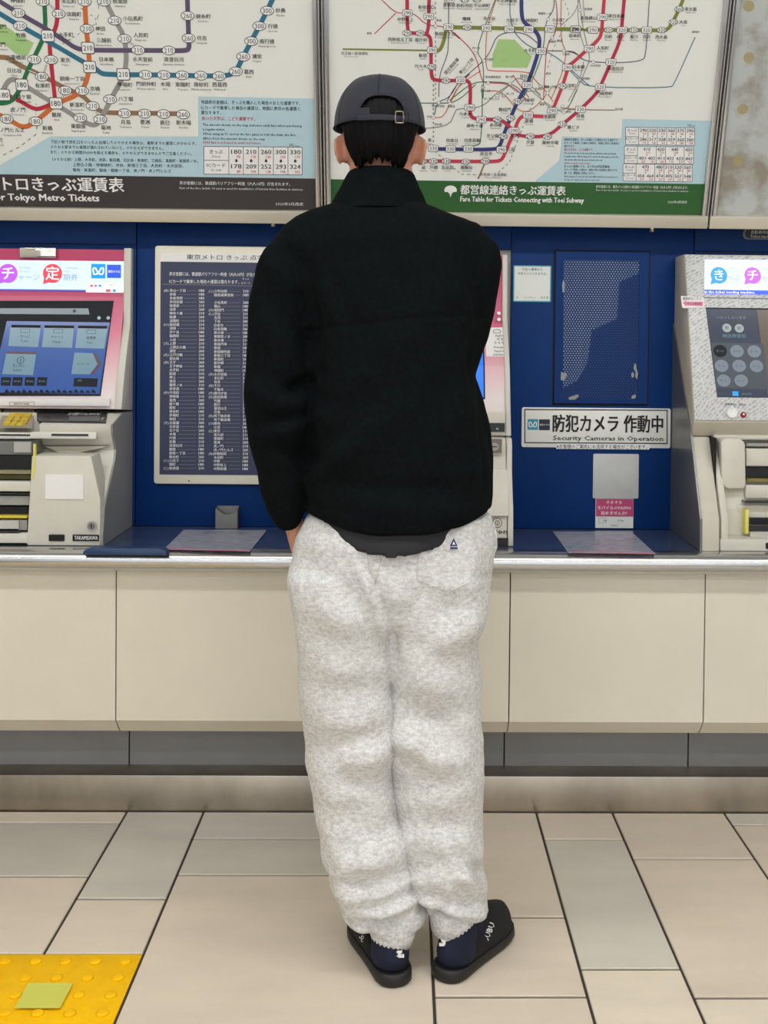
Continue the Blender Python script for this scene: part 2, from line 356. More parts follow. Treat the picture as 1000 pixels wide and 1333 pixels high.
# ------------------------------------------------------------------ overhead fare boards
LEAN = math.radians(20.5); BD = 3.2
O1 = np.array([0, BD, float(P(500, 291, BD)[2])]); BP = Pl(O1, LEAN); BTOP = .95
def board(name, label, cat, xl, xr, face, group=None):
    # xl, xr: pixel x of the outer frame edges on the bottom edge row
    a0 = xl; a1 = xr; root = thing(name, label, cat, tuple(BP.w((a0+a1)/2, 0)), group)
    MB().prism([(a0, 0), (a1, 0), (a1, BTOP), (a0, BTOP)], BP.w, -.055, -.002).build('case', frameed, root)
    return root
def a_at(px, py): return BP.ab(px, py)[0]
bx = [a_at(420.5, 200)-.003, a_at(420.5, 200)+.0, a_at(930.8, 200)]
FB = BP.ab(300, 272.5)[1]     # height of the bottom frame bar
def frame(root, a0, a1, fw=.018):
    MB().prism([(a0, 0), (a1, 0), (a1, FB), (a0, FB)], BP.w, -.002, .016).build('bottom_bar', frameal, root, bev=.002)
    for u0, u1 in ((a0, a0+.004), (a0+.007, a0+.007+fw-.007), (a1-fw, a1-.007), (a1-.004, a1)):
        MB().prism([(u0, FB), (u1, FB), (u1, BTOP), (u0, BTOP)], BP.w, -.002, .014).build('side_bar', frameed, root, bev=.0012)
SB = bx[1]; SR = bx[2]; PG = .0025
metro = board('fare_map', 'left overhead railway fare map board with dark grey title strip', 'sign board', SB-1.62, SB-PG, None)
MB().prism([(SB-1.6, FB), (SB-PG-.014, FB), (SB-PG-.014, BTOP-.01), (SB-1.6, BTOP-.01)], BP.w, -.002, 0).build('map_sheet', paper, metro); frame(metro, SB-1.62, SB-PG)
toei = board('fare_map', 'middle overhead railway fare map board with green title strip', 'sign board', SB+PG, SR-PG, None)
MB().prism([(SB+PG+.014, FB), (SR-PG-.014, FB), (SR-PG-.014, BTOP-.01), (SB+PG+.014, BTOP-.01)], BP.w, -.002, 0).build('map_sheet', paper, toei); frame(toei, SB+PG, SR-PG)
blank = board('blank_board', 'right overhead board with a clouded blank pane', 'sign board', SR+PG, SR+1.1, None)
MB().prism([(SR+PG+.014, FB), (SR+1.09, FB), (SR+1.09, BTOP-.01), (SR+PG+.014, BTOP-.01)], BP.w, -.03, -.025).build('backing', mat('mottled_backing', (206, 212, 210), .5, rgb2=(158, 150, 134), nscale=7, ramp=(.42, .56)), blank)
MB().prism([(SR+PG+.014, FB), (SR+1.09, FB), (SR+1.09, BTOP-.01), (SR+PG+.014, BTOP-.01)], BP.w, -.004, 0).build('pane', mat('clouded_acrylic', (214, 220, 218), .3, alpha=.7, rgb2=(168, 160, 144), nscale=8, ramp=(.36, .54)), blank); frame(blank, SR+PG, SR+1.1)
for px, py, w_ in ((975, 8, 9), (975, 75, 8), (967, 142, 8), (961, 210, 8)):
    BP.disc(MB(), px, py, .014, .0002, .0008).build('glue_spot', mat('glue_spot', (196, 184, 138), .6, alpha=.6), blank)
for px, py, l in ((643+0, 0, 0),): pass
# bolts under the boards
for px, py, nm in ((355.5, 293, 'under the left fare map'), (849, 300, 'under the middle fare map')):
    p = P(px, py, BD-.01); t = thing('board_catch', 'small brass catch '+nm, 'catch', tuple(p), 'catches under the fare maps')
    MB().tube([p+np.array([0, 0, .012]), p-np.array([0, 0, .004])], .006, 10).build('knob', mat('brass', (170, 165, 140), .3, .8), t, smooth=True)
# black oval label at the right, on the header cladding
HP = Pl((0, DW, ZT)); lb = thing('name_label', 'small black rounded label below the right blank board', 'label', tuple(HP.w(*HP.ab(990, 311))))
HP.rrect(MB(), 970, 299, 1046, 311, .011, 0, .002).build('plate', mat('label_black', (40, 42, 48), .4), lb)
lp = Print(HP, lb, .0023); lp.text('自動券売機', 990, 302.5, 5, white, 1); lp.text('Ticket machine', 992, 307.8, 5, white, 1)
HP.rrect(MB(), 967.5, 297.5, 1048.5, 312.5, .0125, 0, .0012).build('rim', mat('label_rim', (120, 124, 132), .4), lb)
# ------------------------------------------------------------------ print on the left map
C1 = lambda x, y: (x/4.762, y/4.762)
C2 = lambda x, y: (200+x/4.545, y/4.545)
C3 = lambda x, y: (x/4.762, 120+y/4.762)
C4 = lambda x, y: (200+x/4.167, 120+y/4.167)
C5 = lambda x, y: (420+x/5.556, y/5.556)
C6 = lambda x, y: (560+x/5, y/5)
C7 = lambda x, y: (740+x/3.846, y/3.846)
C8 = lambda x, y: (550+x/4.762, 110+y/4.762)
C9 = lambda x, y: (740+x/3.846, 140+y/3.846)
def cv(C, *p): return [C(*q) for q in p]
c_pur = mat('route_purple', (92, 78, 108), .5); c_blu = mat('route_blue', (38, 112, 142), .5); c_grn = mat('route_green', (26, 112, 66), .5); c_red = mat('route_red', (188, 38, 58), .5)
c_org = mat('route_orange', (206, 110, 52), .5); c_gry = mat('route_grey', (150, 148, 146), .5); c_brn = mat('route_brown', (146, 112, 82), .5); park = mat('park_green', (166, 204, 132), .5)
title1 = mat('title_charcoal', (58, 54, 54), .5); title2 = mat('title_green', (42, 96, 44), .5)
m1 = Print(BP, metro); UP = 40    # the sheets go on above the frame
m1.fill(cv(C1, (-300, 110), (10, 150), (60, 178), (110, 215), (210, 265), (172, 345), (100, 335), (30, 275), (-300, 240)), park, 0, 'park')
LN = [(c_brn, 6.2, cv(C1, (-700, 352), (0, 352), (60, 360), (110, 400), (250, 462), (400, 545), (510, 590), (560, 640), (620, 690), (680, 700))+cv(C3, (1000, 130))+cv(C4, (190, 120))),
 (c_gry, 6.2, cv(C1, (-300, 900), (-40, 640), (20, 560), (50, 500), (90, 488), (140, 520), (250, 590), (400, 680))+cv(C3, (420, 120), (520, 185), (590, 210), (625, 170), (700, 20))+cv(C1, (785, 440), (780, 240), (715, 127), (655, 10), (620, -90))),
 (c_org, 6.4, cv(C1, (520, -160), (525, 0), (535, 180), (548, 300), (557, 415), (530, 530), (480, 590), (350, 640))+cv(C3, (300, 115), (225, 178), (150, 225), (60, 172), (-60, 110))),
 (c_red, 5.6, cv(C1, (355, -160), (357, 60), (352, 170), (305, 240), (315, 370), (340, 600))+cv(C3, (345, 60), (250, 105), (200, 100), (120, 50), (0, 0), (-200, -60))),
 (c_grn, 5.8, cv(C1, (262, -160), (275, 0), (285, 200), (240, 300), (170, 440), (140, 520), (110, 580), (60, 640), (-60, 640))),
 (c_pur, 6.2, cv(C1, (-300, -180), (0, 10), (115, 80), (290, 180), (400, 250), (470, 300), (540, 310), (760, 312), (1000, 312))+cv(C2, (180, 300), (212, 290), (208, 226), (200, 0), (196, -180))),
 (c_blu, 6.4, cv(C1, (-300, -100), (0, 85), (125, 160), (298, 255), (510, 380), (590, 420), (620, 450), (660, 462), (1000, 463))+cv(C2, (430, 452), (487, 425), (531, 334), (578, 243), (626, 154), (672, 63), (730, -60), (760, -180)))]
for i, (m, w_, pts) in enumerate(LN): m1.line(pts, w_, m, 1+i*.25, rnd=1)
m1.line(cv(C3, (230, 200), (225, 260), (120, 340), (0, 400)), 1.4, c_gry, 0, dash=4)
m1.line(cv(C3, (225, 70), (222, 170)), 1., c_gry, 0, dash=2); m1.line(cv(C1, (500, 50), (590, 110), (600, 170)), 1.2, c_gry, 0, dash=3); m1.line(cv(C1, (612, 20), (612, 90), (590, 150), (340, 300)), 1., c_gry, 0, dash=4)
for a, b in (((300, 20), (360, 80)), ((790, 255), (860, 300)), ((180, 435), (260, 470)), ((385, 610), (405, 560)), ((290, 400), (270, 460))): m1.line(cv(C1, a, b), 2.2, ink, 2.8); m1.line(cv(C1, a, b), 1.2, paper, 3)
m1.line(cv(C3, (580, 90), (620, 160)), 2.2, ink, 2.8); m1.line(cv(C3, (580, 90), (620, 160)), 1.2, paper, 3)
def oval(pr, x, y, s, em=6.6, rx=9., ry=6.2, m=ink, sq=False):
    if sq:
        pr.rbox(x-rx-.2, y-ry-1.8, x+rx+.2, y+ry+1.8, 2.4, m, 3.4, 'station_marker'); pr.rbox(x-rx+.8, y-ry-.8, x+rx-.8, y+ry+.8, 2., white, 3.7, 'station_marker')
    else:
        pr.disc(x, y, rx, ry, m, 3.4, 'station_marker'); pr.disc(x, y, rx-.9, ry-.9, white, 3.7, 'station_marker')
    pr.text(s, x, y, em*1.36, ink, 4, width=rx*1.3, bold=.012)
for C, L in ((C1, '265,10 115,80 125,160 365,85 525,10 645,10 540,178 712,127 772,240 857,310 213,368 317,370 510,562 903,463 683,615'), (C3, '575,85 498,158 622,168 773,130 897,132')):
    for q in L.split(): oval(m1, *C(*map(float, q.split(','))), '210')
for C, x, y, s in ((C1, 260, 475, '180'), (C1, 405, 560, '180'), (C3, 222, 180, '180'), (C3, 42, 165, '180'), (C4, 55, 118, '210'), (C4, 160, 120, '260'),
    (C2, 202, 93, '260'), (C2, 208, 226, '260'), (C2, 90, 298, '210'), (C2, 62, 443, '210'), (C2, 170, 445, '260'), (C2, 280, 447, '260'), (C2, 388, 450, '260'), (C2, 487, 422, '260'), (C2, 531, 334, '260'), (C2, 578, 243, '300'), (C2, 626, 154, '300'), (C2, 672, 63, '300')): oval(m1, *C(x, y), s)
for x, y, s in ((298, 222, '210'), (546, 297, '210'), (557, 415, '210'), (765, 460, '210'), (137, 525, '180'), (25, 588, '180'), (348, 640, '180')): oval(m1, *C1(x, y), s, sq=True, em=7)
ST1 = [(C1, '神保町,Jimbocho,112,5 竹橋,Takebashi,130,218 淡路町,Awajicho,460,88 末広町,Suehirocho,428,8 秋葉原,Akihabara,745,8 大手町,Otemachi,410,215 神田,Kanda,622,178 小伝馬町,Kodemmacho,825,115 三越前,Mitsukoshimae,645,250 人形町,Ningyocho,875,218 水天宮前,Suitengumae,885,368 日本橋,Nihombashi,662,368 東京,Tokyo,405,372 二重橋前,Nijubashimae,100,355 日比谷,Hibiya,92,437 有楽町,Yurakucho,265,530 銀座一丁目,Ginza-itchome,447,488 京橋,Kyobashi,590,550 茅場町,Kayabacho,775,525 門前仲町,Monzen-nakacho,908,520 八丁堀,Hatchobori,780,613 霞ケ関,Kasumigaseki,148,600 蔵門,Hanzomon,10,165 田門,Sakuradamon,5,275'),
 (C2, '錦糸町,Kinshicho,295,97 住吉,Sumiyoshi,286,225 清澄白河,Kiyosumi-shirakawa,120,352 木場,Kiba,70,498 東陽町,Toyocho,173,500 南砂町,Minami-sunamachi,283,500 西葛西,Nishi-kasai,392,500 葛西,Kasai,564,425 浦安,Urayasu,612,333 南行徳,Minami-gyotoku,672,245 行徳,Gyotoku,706,155 妙典,Myoden,752,62'),
 (C3, '虎ノ門,Toranomon,112,108 新富町,Shintomicho,480,78 銀座,Ginza,352,140 新橋,Shimbashi,295,222 東銀座,Higashi-ginza,487,210 築地,Tsukiji,658,220 月島,Tsukishima,780,185 豊洲,Toyosu,900,185 ノ門ヒルズ,Toranomon-Hills,78,235 町,machi,5,297'),
 (C4, '辰巳,Tatsumi,62,165 新木場,Shin-kiba,163,165')]
for C, L in ST1:
    for q in L.split():
        a, b, x, y = q.split(','); X, Y = C(float(x), float(y)); m1.text(a, X, Y, 6.6, black, 5, bold=.014); m1.text(b, X, Y+6.2, 3.5, ink, 5)
BL = [(-60, 0), ]
m1.fill([(-330, 228), (0, 215), (66, 177.5), (258, 177.5), (258, 125.5), (413, 128.5), (415.8, 232), (0, 226.5), (-330, 224)][1:-1], lblue, 0, 'info_panel')
m1.fill([(-330, 225), (0, 226.8), (415.8, 232.5), (417, 273.5), (0, 270.5), (-330, 269)], title1, .5, 'title_strip')
for i, (s, y, x) in enumerate((('下記の駅で改札口をいったん出場してのりかえる場合は、着駅までの運賃にかかわらず、', 184.5, 66), ('のりかえ駅までの運賃が満たされていないと、のりかえができません。', 191.2, 66), ('また、のりかえ時間が60分を超える場合も、のりかえができませんのでご注意ください。', 198, 66),
   ('（のりかえ駅）上野、大手町、池袋、飯田橋、日比谷・有楽町、三越前、淡路町・新御茶ノ水、', 207.3, 68), ('上野広小路・仲御徒町、渋谷、新宿三丁目、人形町・水天宮前、', 214.3, 95), ('築地・新富町、銀座・銀座一丁目、虎ノ門・虎ノ門ヒルズ', 221.2, 95))):
    m1.text(s, x, y, 4.9, ink, 3, 'l', bold=.01, width=(190, 147, 184, 190, 144, 128)[i])
for s, x, y, wd, m in (('地図表示金額は、きっぷを購入した場合のおとな運賃です。', 262, 132.8, 129, ink), ('ICカードで乗車した場合の運賃は、地図に表示の各運賃と', 262, 140, 129, ink), ('異なります。', 262, 146.5, 26, ink), ('赤い小文字は、こども運賃です。', 263, 154, 69, redink)): m1.text(s, x, y, 5.4, m, 3, 'l', width=wd, bold=.014)
for s, y, wd, m in (('The amount shown on the map indicates adult fare when purchasing', 162, 129, ink), ('a regular ticket.', 168, 29, ink), ('When using an IC card at the fare gates to ride the train, the fare', 173.8, 121, ink), ('differs from the amount shown on the map.', 179.8, 82, ink), ('Child fare is indicated in small red letters.', 185, 76, redink)): m1.text(s, 264, y, 4.6, m, 3, 'l', width=wd, bold=.012)
m1.text('円', 379.5, 189.5, 6, ink, 3); m1.text('Yen', 387, 190, 4, ink, 3)
tx = [265.5, 298, 317, 336.5, 356, 375, 393.5]; ty0 = [190.5, 208.5, 226.5]
def grid(pr, xs, ys, sk=.008, wd=.7, m=ink, bg=white):
    pr.fill([(xs[0], ys[0]), (xs[-1], ys[0]+sk*(xs[-1]-xs[0])), (xs[-1], ys[-1]+sk*(xs[-1]-xs[0])), (xs[0], ys[-1])], bg, 1, 'fare_table')
    for y in (ys[0], ys[-1]): pr.line([(xs[0], y), (xs[-1], y+sk*(xs[-1]-xs[0]))], wd, m, 2, 'fare_table')
    for y in ys[1:-1]: pr.line([(xs[0], y), (xs[1], y+sk*(xs[1]-xs[0]))], wd, m, 2, 'fare_table')
    for x in xs: pr.line([(x, ys[0]+sk*(x-xs[0])), (x, ys[-1]+sk*(x-xs[0]))], wd, m, 2, 'fare_table')
grid(m1, tx, ty0)
m1.text('きっぷ', 281.5, 197.5, 6, ink, 4, bold=.012); m1.text('(Ticket)', 281.5, 203.5, 3.6, ink, 4); m1.text('ICカード', 281.5, 215, 6, ink, 4, width=24, bold=.012); m1.text('(IC card)', 281.5, 221, 3.6, ink, 4)
for i, (a, b, c, d) in enumerate((('180', '90', '178', '89'), ('210', '110', '209', '104'), ('260', '130', '252', '126'), ('300', '150', '293', '146'), ('330', '170', '324', '162'))):
    x = (tx[i+1]+tx[i+2])/2+.3; y = i*.12
    m1.text(a, x, 197.3+y, 8, ink, 4, width=13.5, bold=.02); m1.text(b, x+3, 203.8+y, 5, redink, 4, bold=.015); m1.text(c, x, 216.3+y, 8, ink, 4, width=13.5, bold=.02); m1.text(d, x+3, 223+y, 5, redink, 4, bold=.015)
    m1.fill([(x-1.2, 207+y), (x+1.2, 207+y), (x+1.2, 209+y), (x+2.4, 209+y), (x, 211.5+y), (x-2.4, 209+y), (x-1.2, 209+y)], ink, 4, 'arrow')
m1.text('東京メトロきっぷ運賃表', 161, 241.3, 20, white, 3, 'r', width=223, bold=.022)
m1.text('Fare Table for Tokyo Metro Tickets', 129, 257.5, 12.5, white, 3, 'r', width=200, bold=.03)
m1.text('表示金額には、鉄道駅バリアフリー料金（大人10円）が含まれます。', 234, 238, 5, white, 3, 'l', width=144, bold=.01)
m1.text('Part of the fare (adult: 10 yen) is used for installation of barrier-free facilities in stations.', 234, 244.5, 3.8, white, 3, 'l', width=161)
m1.text('2023年3月改定', 377, 265.5, 4.6, white, 3, width=36)
# ------------------------------------------------------------------ print on the middle map
m2 = Print(BP, toei)
d_red = mat('route_rose', (184, 44, 72), .5); d_red2 = mat('route_crimson', (196, 60, 78), .5); d_blu = mat('route_navy', (50, 60, 120), .5); d_olv = mat('route_olive', (126, 134, 52), .5)
m2.fill(cv(C6, (445, 255), (550, 258), (590, 300), (662, 368), (632, 440), (404, 438), (408, 350)), park, 0, 'park')
th = lambda C, m, *p, w=1.1, d=None: m2.line(cv(C, *p), w, m, 1, 'branch_line', dash=d, rnd=0 if d else 1)
th(C5, c_red, (330, -90), (430, 0), (530, 95), (600, 93), (670, 100), (750, 185), (900, 192), (990, 280)); th(C5, c_red, (530, 95), (375, 245)); th(C5, d_olv, (145, 355), (790, 365), w=2)
th(C5, c_pur, (912, -80), (912, 350), (895, 420), (845, 540), (840, 700)); th(C6, c_red, (160, 215), (295, 345), (335, 520), (360, 540), (520, 542), (640, 660))
th(C6, c_grn, (450, -60), (415, 20), (345, 200), (300, 340), (350, 400), (345, 640)); th(C6, c_org, (440, -40), (400, 90), (365, 200), (360, 450), (400, 462), (640, 465), (660, 500))
th(C6, c_pur, (220, 505), (350, 395), (395, 330), (440, 215), (610, 207), (700, 280)); th(C6, c_blu, (520, -60), (520, 180), (640, 310), (800, 345), (990, 520), (1040, 560)); th(C6, c_pur, (750, 330), (930, 332), (1000, 390))
th(C6, c_grn, (805, -50), (810, 60), (750, 140), (740, 330), (660, 540), (600, 640)); th(C6, c_red, (810, -40), (830, 80), (820, 220), (760, 280), (745, 500), (738, 660)); th(C6, c_org, (855, -50), (848, 260), (890, 340), (860, 480), (790, 640))
th(C6, c_gry, (850, -40), (905, 80), (880, 160), (800, 320), (760, 460), w=.9, d=3); th(C6, c_gry, (960, -40), (965, 180), (1000, 300), w=.9); th(C6, c_gry, (35, -50), (35, 660), w=1.4, d=3)
th(C6, c_gry, (440, 620), (520, 550), (570, 500), (640, 540), (720, 620), w=1.2); th(C6, c_grn, (130, 650), (270, 540), (360, 530), (540, 540), (620, 620)); th(C6, c_org, (130, 660), (190, 550), (330, 460)); th(C6, c_pur, (110, 660), (170, 550), (260, 480)); th(C6, c_org, (640, 470), (720, 560), (760, 600), (800, 660)); th(C6, c_gry, (900, 660), (975, 520), (1000, 400), w=1)
th(C7, c_pur, (410, -60), (405, 0), (390, 260), (372, 313), (80, 313), (40, 262), (0, 255)); th(C7, c_blu, (0, 345), (55, 400), (95, 437), (510, 440), (530, 420), (635, 185)); th(C7, c_brn, (-40, 540), (60, 549), (232, 551))
th(C7, c_gry, (50, -50), (62, 60), (75, 150), (110, 290), (95, 330), (0, 540), w=1.2); th(C7, c_gry, (70, -50), (80, 80), w=1); th(C7, c_gry, (-40, 130), (40, 60), (60, -40), w=1)
th(C8, c_grn, (-170, 112), (100, 116), (210, 112), (330, 0)); th(C8, c_org, (75, 205), (130, 203), (175, 110), (230, 0), (290, -60)); th(C8, c_pur, (75, 190), (90, 110), (170, 80), (215, 0)); th(C8, c_gry, (-170, 270), (160, 270), (205, 165), (215, 150), (370, 143), (450, 60), (540, 0), w=1.3)
th(C8, c_grn, (370, 0), (372, 200), (362, 330), (355, 380), (240, 382)); th(C8, c_gry, (68, -60), (68, 400), w=1.8, d=3); th(C8, c_gry, (75, 410), (150, 480), (240, 555), (350, 560), w=1.2, d=3); th(C8, c_gry, (470, 545), (540, 480), (620, 270), (690, 100), w=1.2, d=3); th(C8, c_brn, (390, 480), (345, 585), w=2)
th(C8, c_org, (400, 40), (470, 38), (520, 70), (590, 160), (660, 172), (740, 100), (800, 20)); th(C8, c_gry, (530, 0), (600, 60), (700, 30), (745, 100), (800, 155), (900, 160), (960, 30), w=1.1); th(C8, c_brn, (900, 155), (1000, 155)); th(C8, c_red, (560, -60), (660, 80)); th(C8, c_gry, (640, 0), (740, 100), (880, 180), w=1)
for C, L in ((C6, '15,45 35,170 295,345 350,395 378,540 520,542 343,568 440,622 475,622 768,125 795,245 870,330 975,520 720,560 765,605'), (C8, '375,18 172,118 68,205 460,68 500,68 745,103 870,135 875,172 100,112 730,10'), (C7, '58,50 125,310 58,400')):
    for q in L.split(): X, Y = C(*map(float, q.split(','))); m2.disc(X, Y, 2.5, 2.2, c_gry, 2.2, 'station_marker', 10); m2.disc(X, Y, 1.9, 1.6, white, 2.5, 'station_marker', 10)
BG = [(d_olv, 4.6, cv(C5, (800, 365), (850, 368), (880, 290), (890, 215), (930, 195))+cv(C6, (180, 178), (400, 182), (700, 188), (1000, 190))+cv(C7, (60, 147), (440, 152), (495, 152), (520, 115), (555, 45), (590, -40))),
 (d_blu, 5., cv(C6, (595, -60), (594, 100), (612, 150), (680, 195), (712, 240), (712, 300), (690, 390), (632, 553))+cv(C8, (650, 0), (590, 105), (545, 207), (500, 320), (480, 385), (440, 405), (60, 398))),
 (d_red2, 4.6, cv(C7, (184, -60), (172, 85), (166, 175), (140, 210), (100, 243), (15, 320))+cv(C6, (905, 420), (862, 560), (825, 650))+cv(C8, (805, 162),)),
 (d_red2, 4.6, cv(C8, (750, 198), (700, 195), (640, 192), (600, 205), (570, 285), (510, 430), (490, 470), (440, 478), (-20, 473))),
 (d_red, 4.6, cv(C5, (612, -60), (612, 225), (640, 240), (735, 240), (775, 262), (785, 300), (785, 540), (800, 575), (850, 582), (1000, 582))+cv(C6, (240, 522), (262, 545), (262, 640))+cv(C8, (295, 100), (295, 185), (320, 215), (480, 216), (520, 240), (575, 300), (620, 322), (780, 322), (870, 245), (977, 155))+cv(C7, (60, 547), (130, 480), (160, 435), (213, 310), (262, 200), (270, 100), (285, -60))),
 (d_red, 4.6, cv(C5, (785, -40), (768, 0), (770, 180), (755, 240)))]
for i, (m, w_, pts) in enumerate(BG): m2.line(pts, w_, m, 2.8+i*.1, rnd=1)
def mk(C, L, dv, sq):
    for q in L.split():
        q = q.split(','); X, Y = C(float(q[0]), float(q[1])); s = q[2] if len(q) > 2 else dv
        if sq: m2.rbox(X-6.6, Y-4.5, X+6.6, Y+4.5, 2, ink, 4, 'station_marker'); m2.rbox(X-6, Y-3.9, X+6, Y+3.9, 1.7, white, 4.3, 'station_marker')
        else: m2.disc(X, Y, 6.2, 4, ink, 4, 'station_marker'); m2.disc(X, Y, 5.6, 3.4, white, 4.3, 'station_marker')
        m2.text(s, X, Y, 6.8, ink, 5, width=9.6, bold=.012)
mk(C5, '613,92 768,118 912,195 792,362 1000,580,320', '290', 1); mk(C5, '612,238 708,240 790,482 893,583', '290', 0)
mk(C6, '367,182 515,190 641,190 780,188 945,188 722,332 893,438 632,553,320 125,-4', '290', 1); mk(C6, '242,178 863,560 225,-4 305,-4', '290', 0)
mk(C7, '37,147,290 123,150,290 268,150 392,150 170,85,290 105,243,290 213,310 160,435 60,547', '320', 1); mk(C7, '203,150 328,150 467,150 525,110 555,45,360', '320', 0)
mk(C8, '292,142 365,217 655,188,320 568,285 805,162 68,395,330 175,398,330 285,398,330 490,403', '290', 1); mk(C8, '465,217 590,105 547,207 502,320 868,245,320 668,320 775,322 68,475,330 148,475,330 270,478,330 390,475 0,475,330', '290', 0)
ST2 = [(C5, '新宿西口,Shinjuku-nishiguchi,750,52 東新宿,Higashi-shinjuku,915,35 中野坂上,Nakano-sakaue,600,140 西新宿五丁目,Nishi-shinjuku-gochome,560,285 都庁前,Tochomae,712,288 新宿三丁目,Shinjuku-sanchome,885,245 新宿,Shinjuku,725,400 代々木,Yoyogi,710,478'),
 (C6, '若松河田,Wakamatsu-kawada,222,35 牛込柳町,Ushigome-yanagicho,338,35 牛込神楽坂,Ushigome-kagurazaka,500,5 曙橋,Akebonobashi,238,122 市ケ谷,Ichigaya,385,120 九段下,Kudanshita,535,133 神保町,Jimbocho,662,133 小川町,Ogawamachi,832,130 岩本町,Iwamotocho,942,232 大手町,Otemachi,650,328 日比谷,Hibiya,625,497 宝町,Takaracho,922,557 日本橋,Nihombashi,968,435'),
 (C7, '東大島,Higashi-ojima,612,45 大島,Ojima,575,110 東日本橋,Higashi-nihombashi,240,80 馬喰横山,Bakuro-yokoyama,100,90 浜町,Hamacho,200,183 森下,Morishita,262,183 菊川,Kikukawa,328,183 住吉,Sumiyoshi,392,183 西大島,Nishi-ojima,465,185 人形町,Ningyocho,172,240 清澄白河,Kiyosumi-shirakawa,235,343 門前仲町,Monzen-nakacho,182,467 月島,Tsukishima,60,580'),
 (C8, '六本木,Roppongi,265,182 麻布十番,Azabu-juban,325,255 赤羽橋,Akabanebashi,455,250 芝公園,Shibakoen,435,318 御成門,Onarimon,510,155 内幸町,Uchisaiwaicho,658,97 新橋,Shimbashi,662,225 大門,Daimon,570,322 東銀座,Higashi-ginza,790,198 築地市場,Tsukijishijo,792,360 汐留,Shiodome,668,357 白金台,Shirokanedai,185,345 白金高輪,Shirokane-takanawa,310,345 三田,Mita,548,400 泉岳寺,Sengakuji,395,428 戸越,Togoshi,70,513 五反田,Gotanda,155,513 高輪台,Takanawadai,273,513 勝どき,Kachidoki,935,265 黒,Meguro,45,345 延,Nakanobu,8,513')]
for C, L in ST2:
    for q in L.split():
        a, b, x, y = q.split(','); X, Y = C(float(x), float(y)); m2.text(a, X, Y, 5.4, black, 6, bold=.016); m2.text(b, X, Y+4.3, 2.5, ink, 6)
for C, s, x, y in ((C5, '荻窪', 338, 240), (C6, '新宿', 57, 132), (C6, '四ツ谷', 300, 312), (C6, '永田町', 390, 385), (C6, '国会議事堂前', 410, 500), (C6, '霞ケ関', 515, 500), (C6, '溜池山王', 360, 590), (C6, '虎ノ門', 520, 610), (C6, '新御茶ノ水', 745, 88), (C6, '淡路町', 795, 270), (C6, '神田', 845, 265), (C6, '三越前', 885, 352), (C6, '東京', 770, 478), (C6, '有楽町', 707, 578), (C6, '銀座一丁目', 785, 567), (C7, '南砂町', 637, 160), (C7, '茅場町', 90, 393), (C7, '水天宮前', 135, 328), (C7, '新木場', 253, 546), (C7, '秋葉原', 100, 45), (C8, '明治神宮前', 98, 132), (C8, '表参道', 178, 135), (C8, '渋谷', 42, 198), (C8, '恵比寿', 98, 246), (C8, '虎ノ門ヒルズ', 430, 88), (C8, '銀座', 742, 122), (C8, '築地', 905, 168), (C8, '銀座一丁目', 790, 12)):
    X, Y = C(x, y); m2.text(s, X, Y, 3.4, ink, 6, bold=.014)
for s, b, x, y in (('国立競技場', 'Kokuritsu-kyogijo', 588, 86), ('青山一丁目', 'Aoyama-itchome', 607, 86)): m2.text(s, x, y, 5.2, black, 6, rot=.86, bold=.016); m2.text(b, x+3, y+3, 2.4, ink, 6, rot=.86)
m2.text('京王線へ直通運転', *C5(232, 385), 4.4, ink, 6); m2.text('Thru to Keio Line', *C5(205, 408), 2.6, ink, 6); m2.text('京急線へ直通運転', *C8(440, 558), 4.4, ink, 6); m2.text('Thru to Keikyu Line', *C8(440, 575), 2.6, ink, 6)
m2.fill([(697, 235.5), (728, 209), (732, 177.5), (809, 180), (810.5, 154.8), (928, 157.3), (918, 241), (697, 236.8)], lblue, 0, 'info_panel')
m2.fill([(426, 233.2), (697, 236.8), (918.8, 239.5), (914, 281), (426, 274)], title2, .5, 'title_strip')
for i, s in enumerate(('地図表示金額は、きっぷを購入した場合のおとな運賃です。', 'ICカードで乗車した場合の運賃は、地図に表示の各運賃と', '異なります。', '赤い小文字は、こども運賃です。', 'The amount shown on the map indicates adult fare when purchasing', 'a regular ticket. When using an IC card at the fare gates to ride the', 'train, the fare differs from the amount shown on the map.', 'Child fare is indicated in small red letters.', 'きっぷの金額のうち、おとな120円区間乗車、', 'ICカードで乗車した場合は、地図に表示の各運賃と異なります。', '詳しくは、駅係員にお尋ねください。', 'When using an IC card, the fare may differ from the amount shown on', 'the map. For details, please ask the station staff.')):
    m2.text(s, 734.5, 181.5+i*4.35, 3.9 if ord(s[0]) > 999 else 3.2, redink if i in (3, 7) else ink, 3, 'l', width=(71, 72, 14, 38, 68, 71, 50, 34, 60, 70, 40, 70, 46)[i], bold=.016)
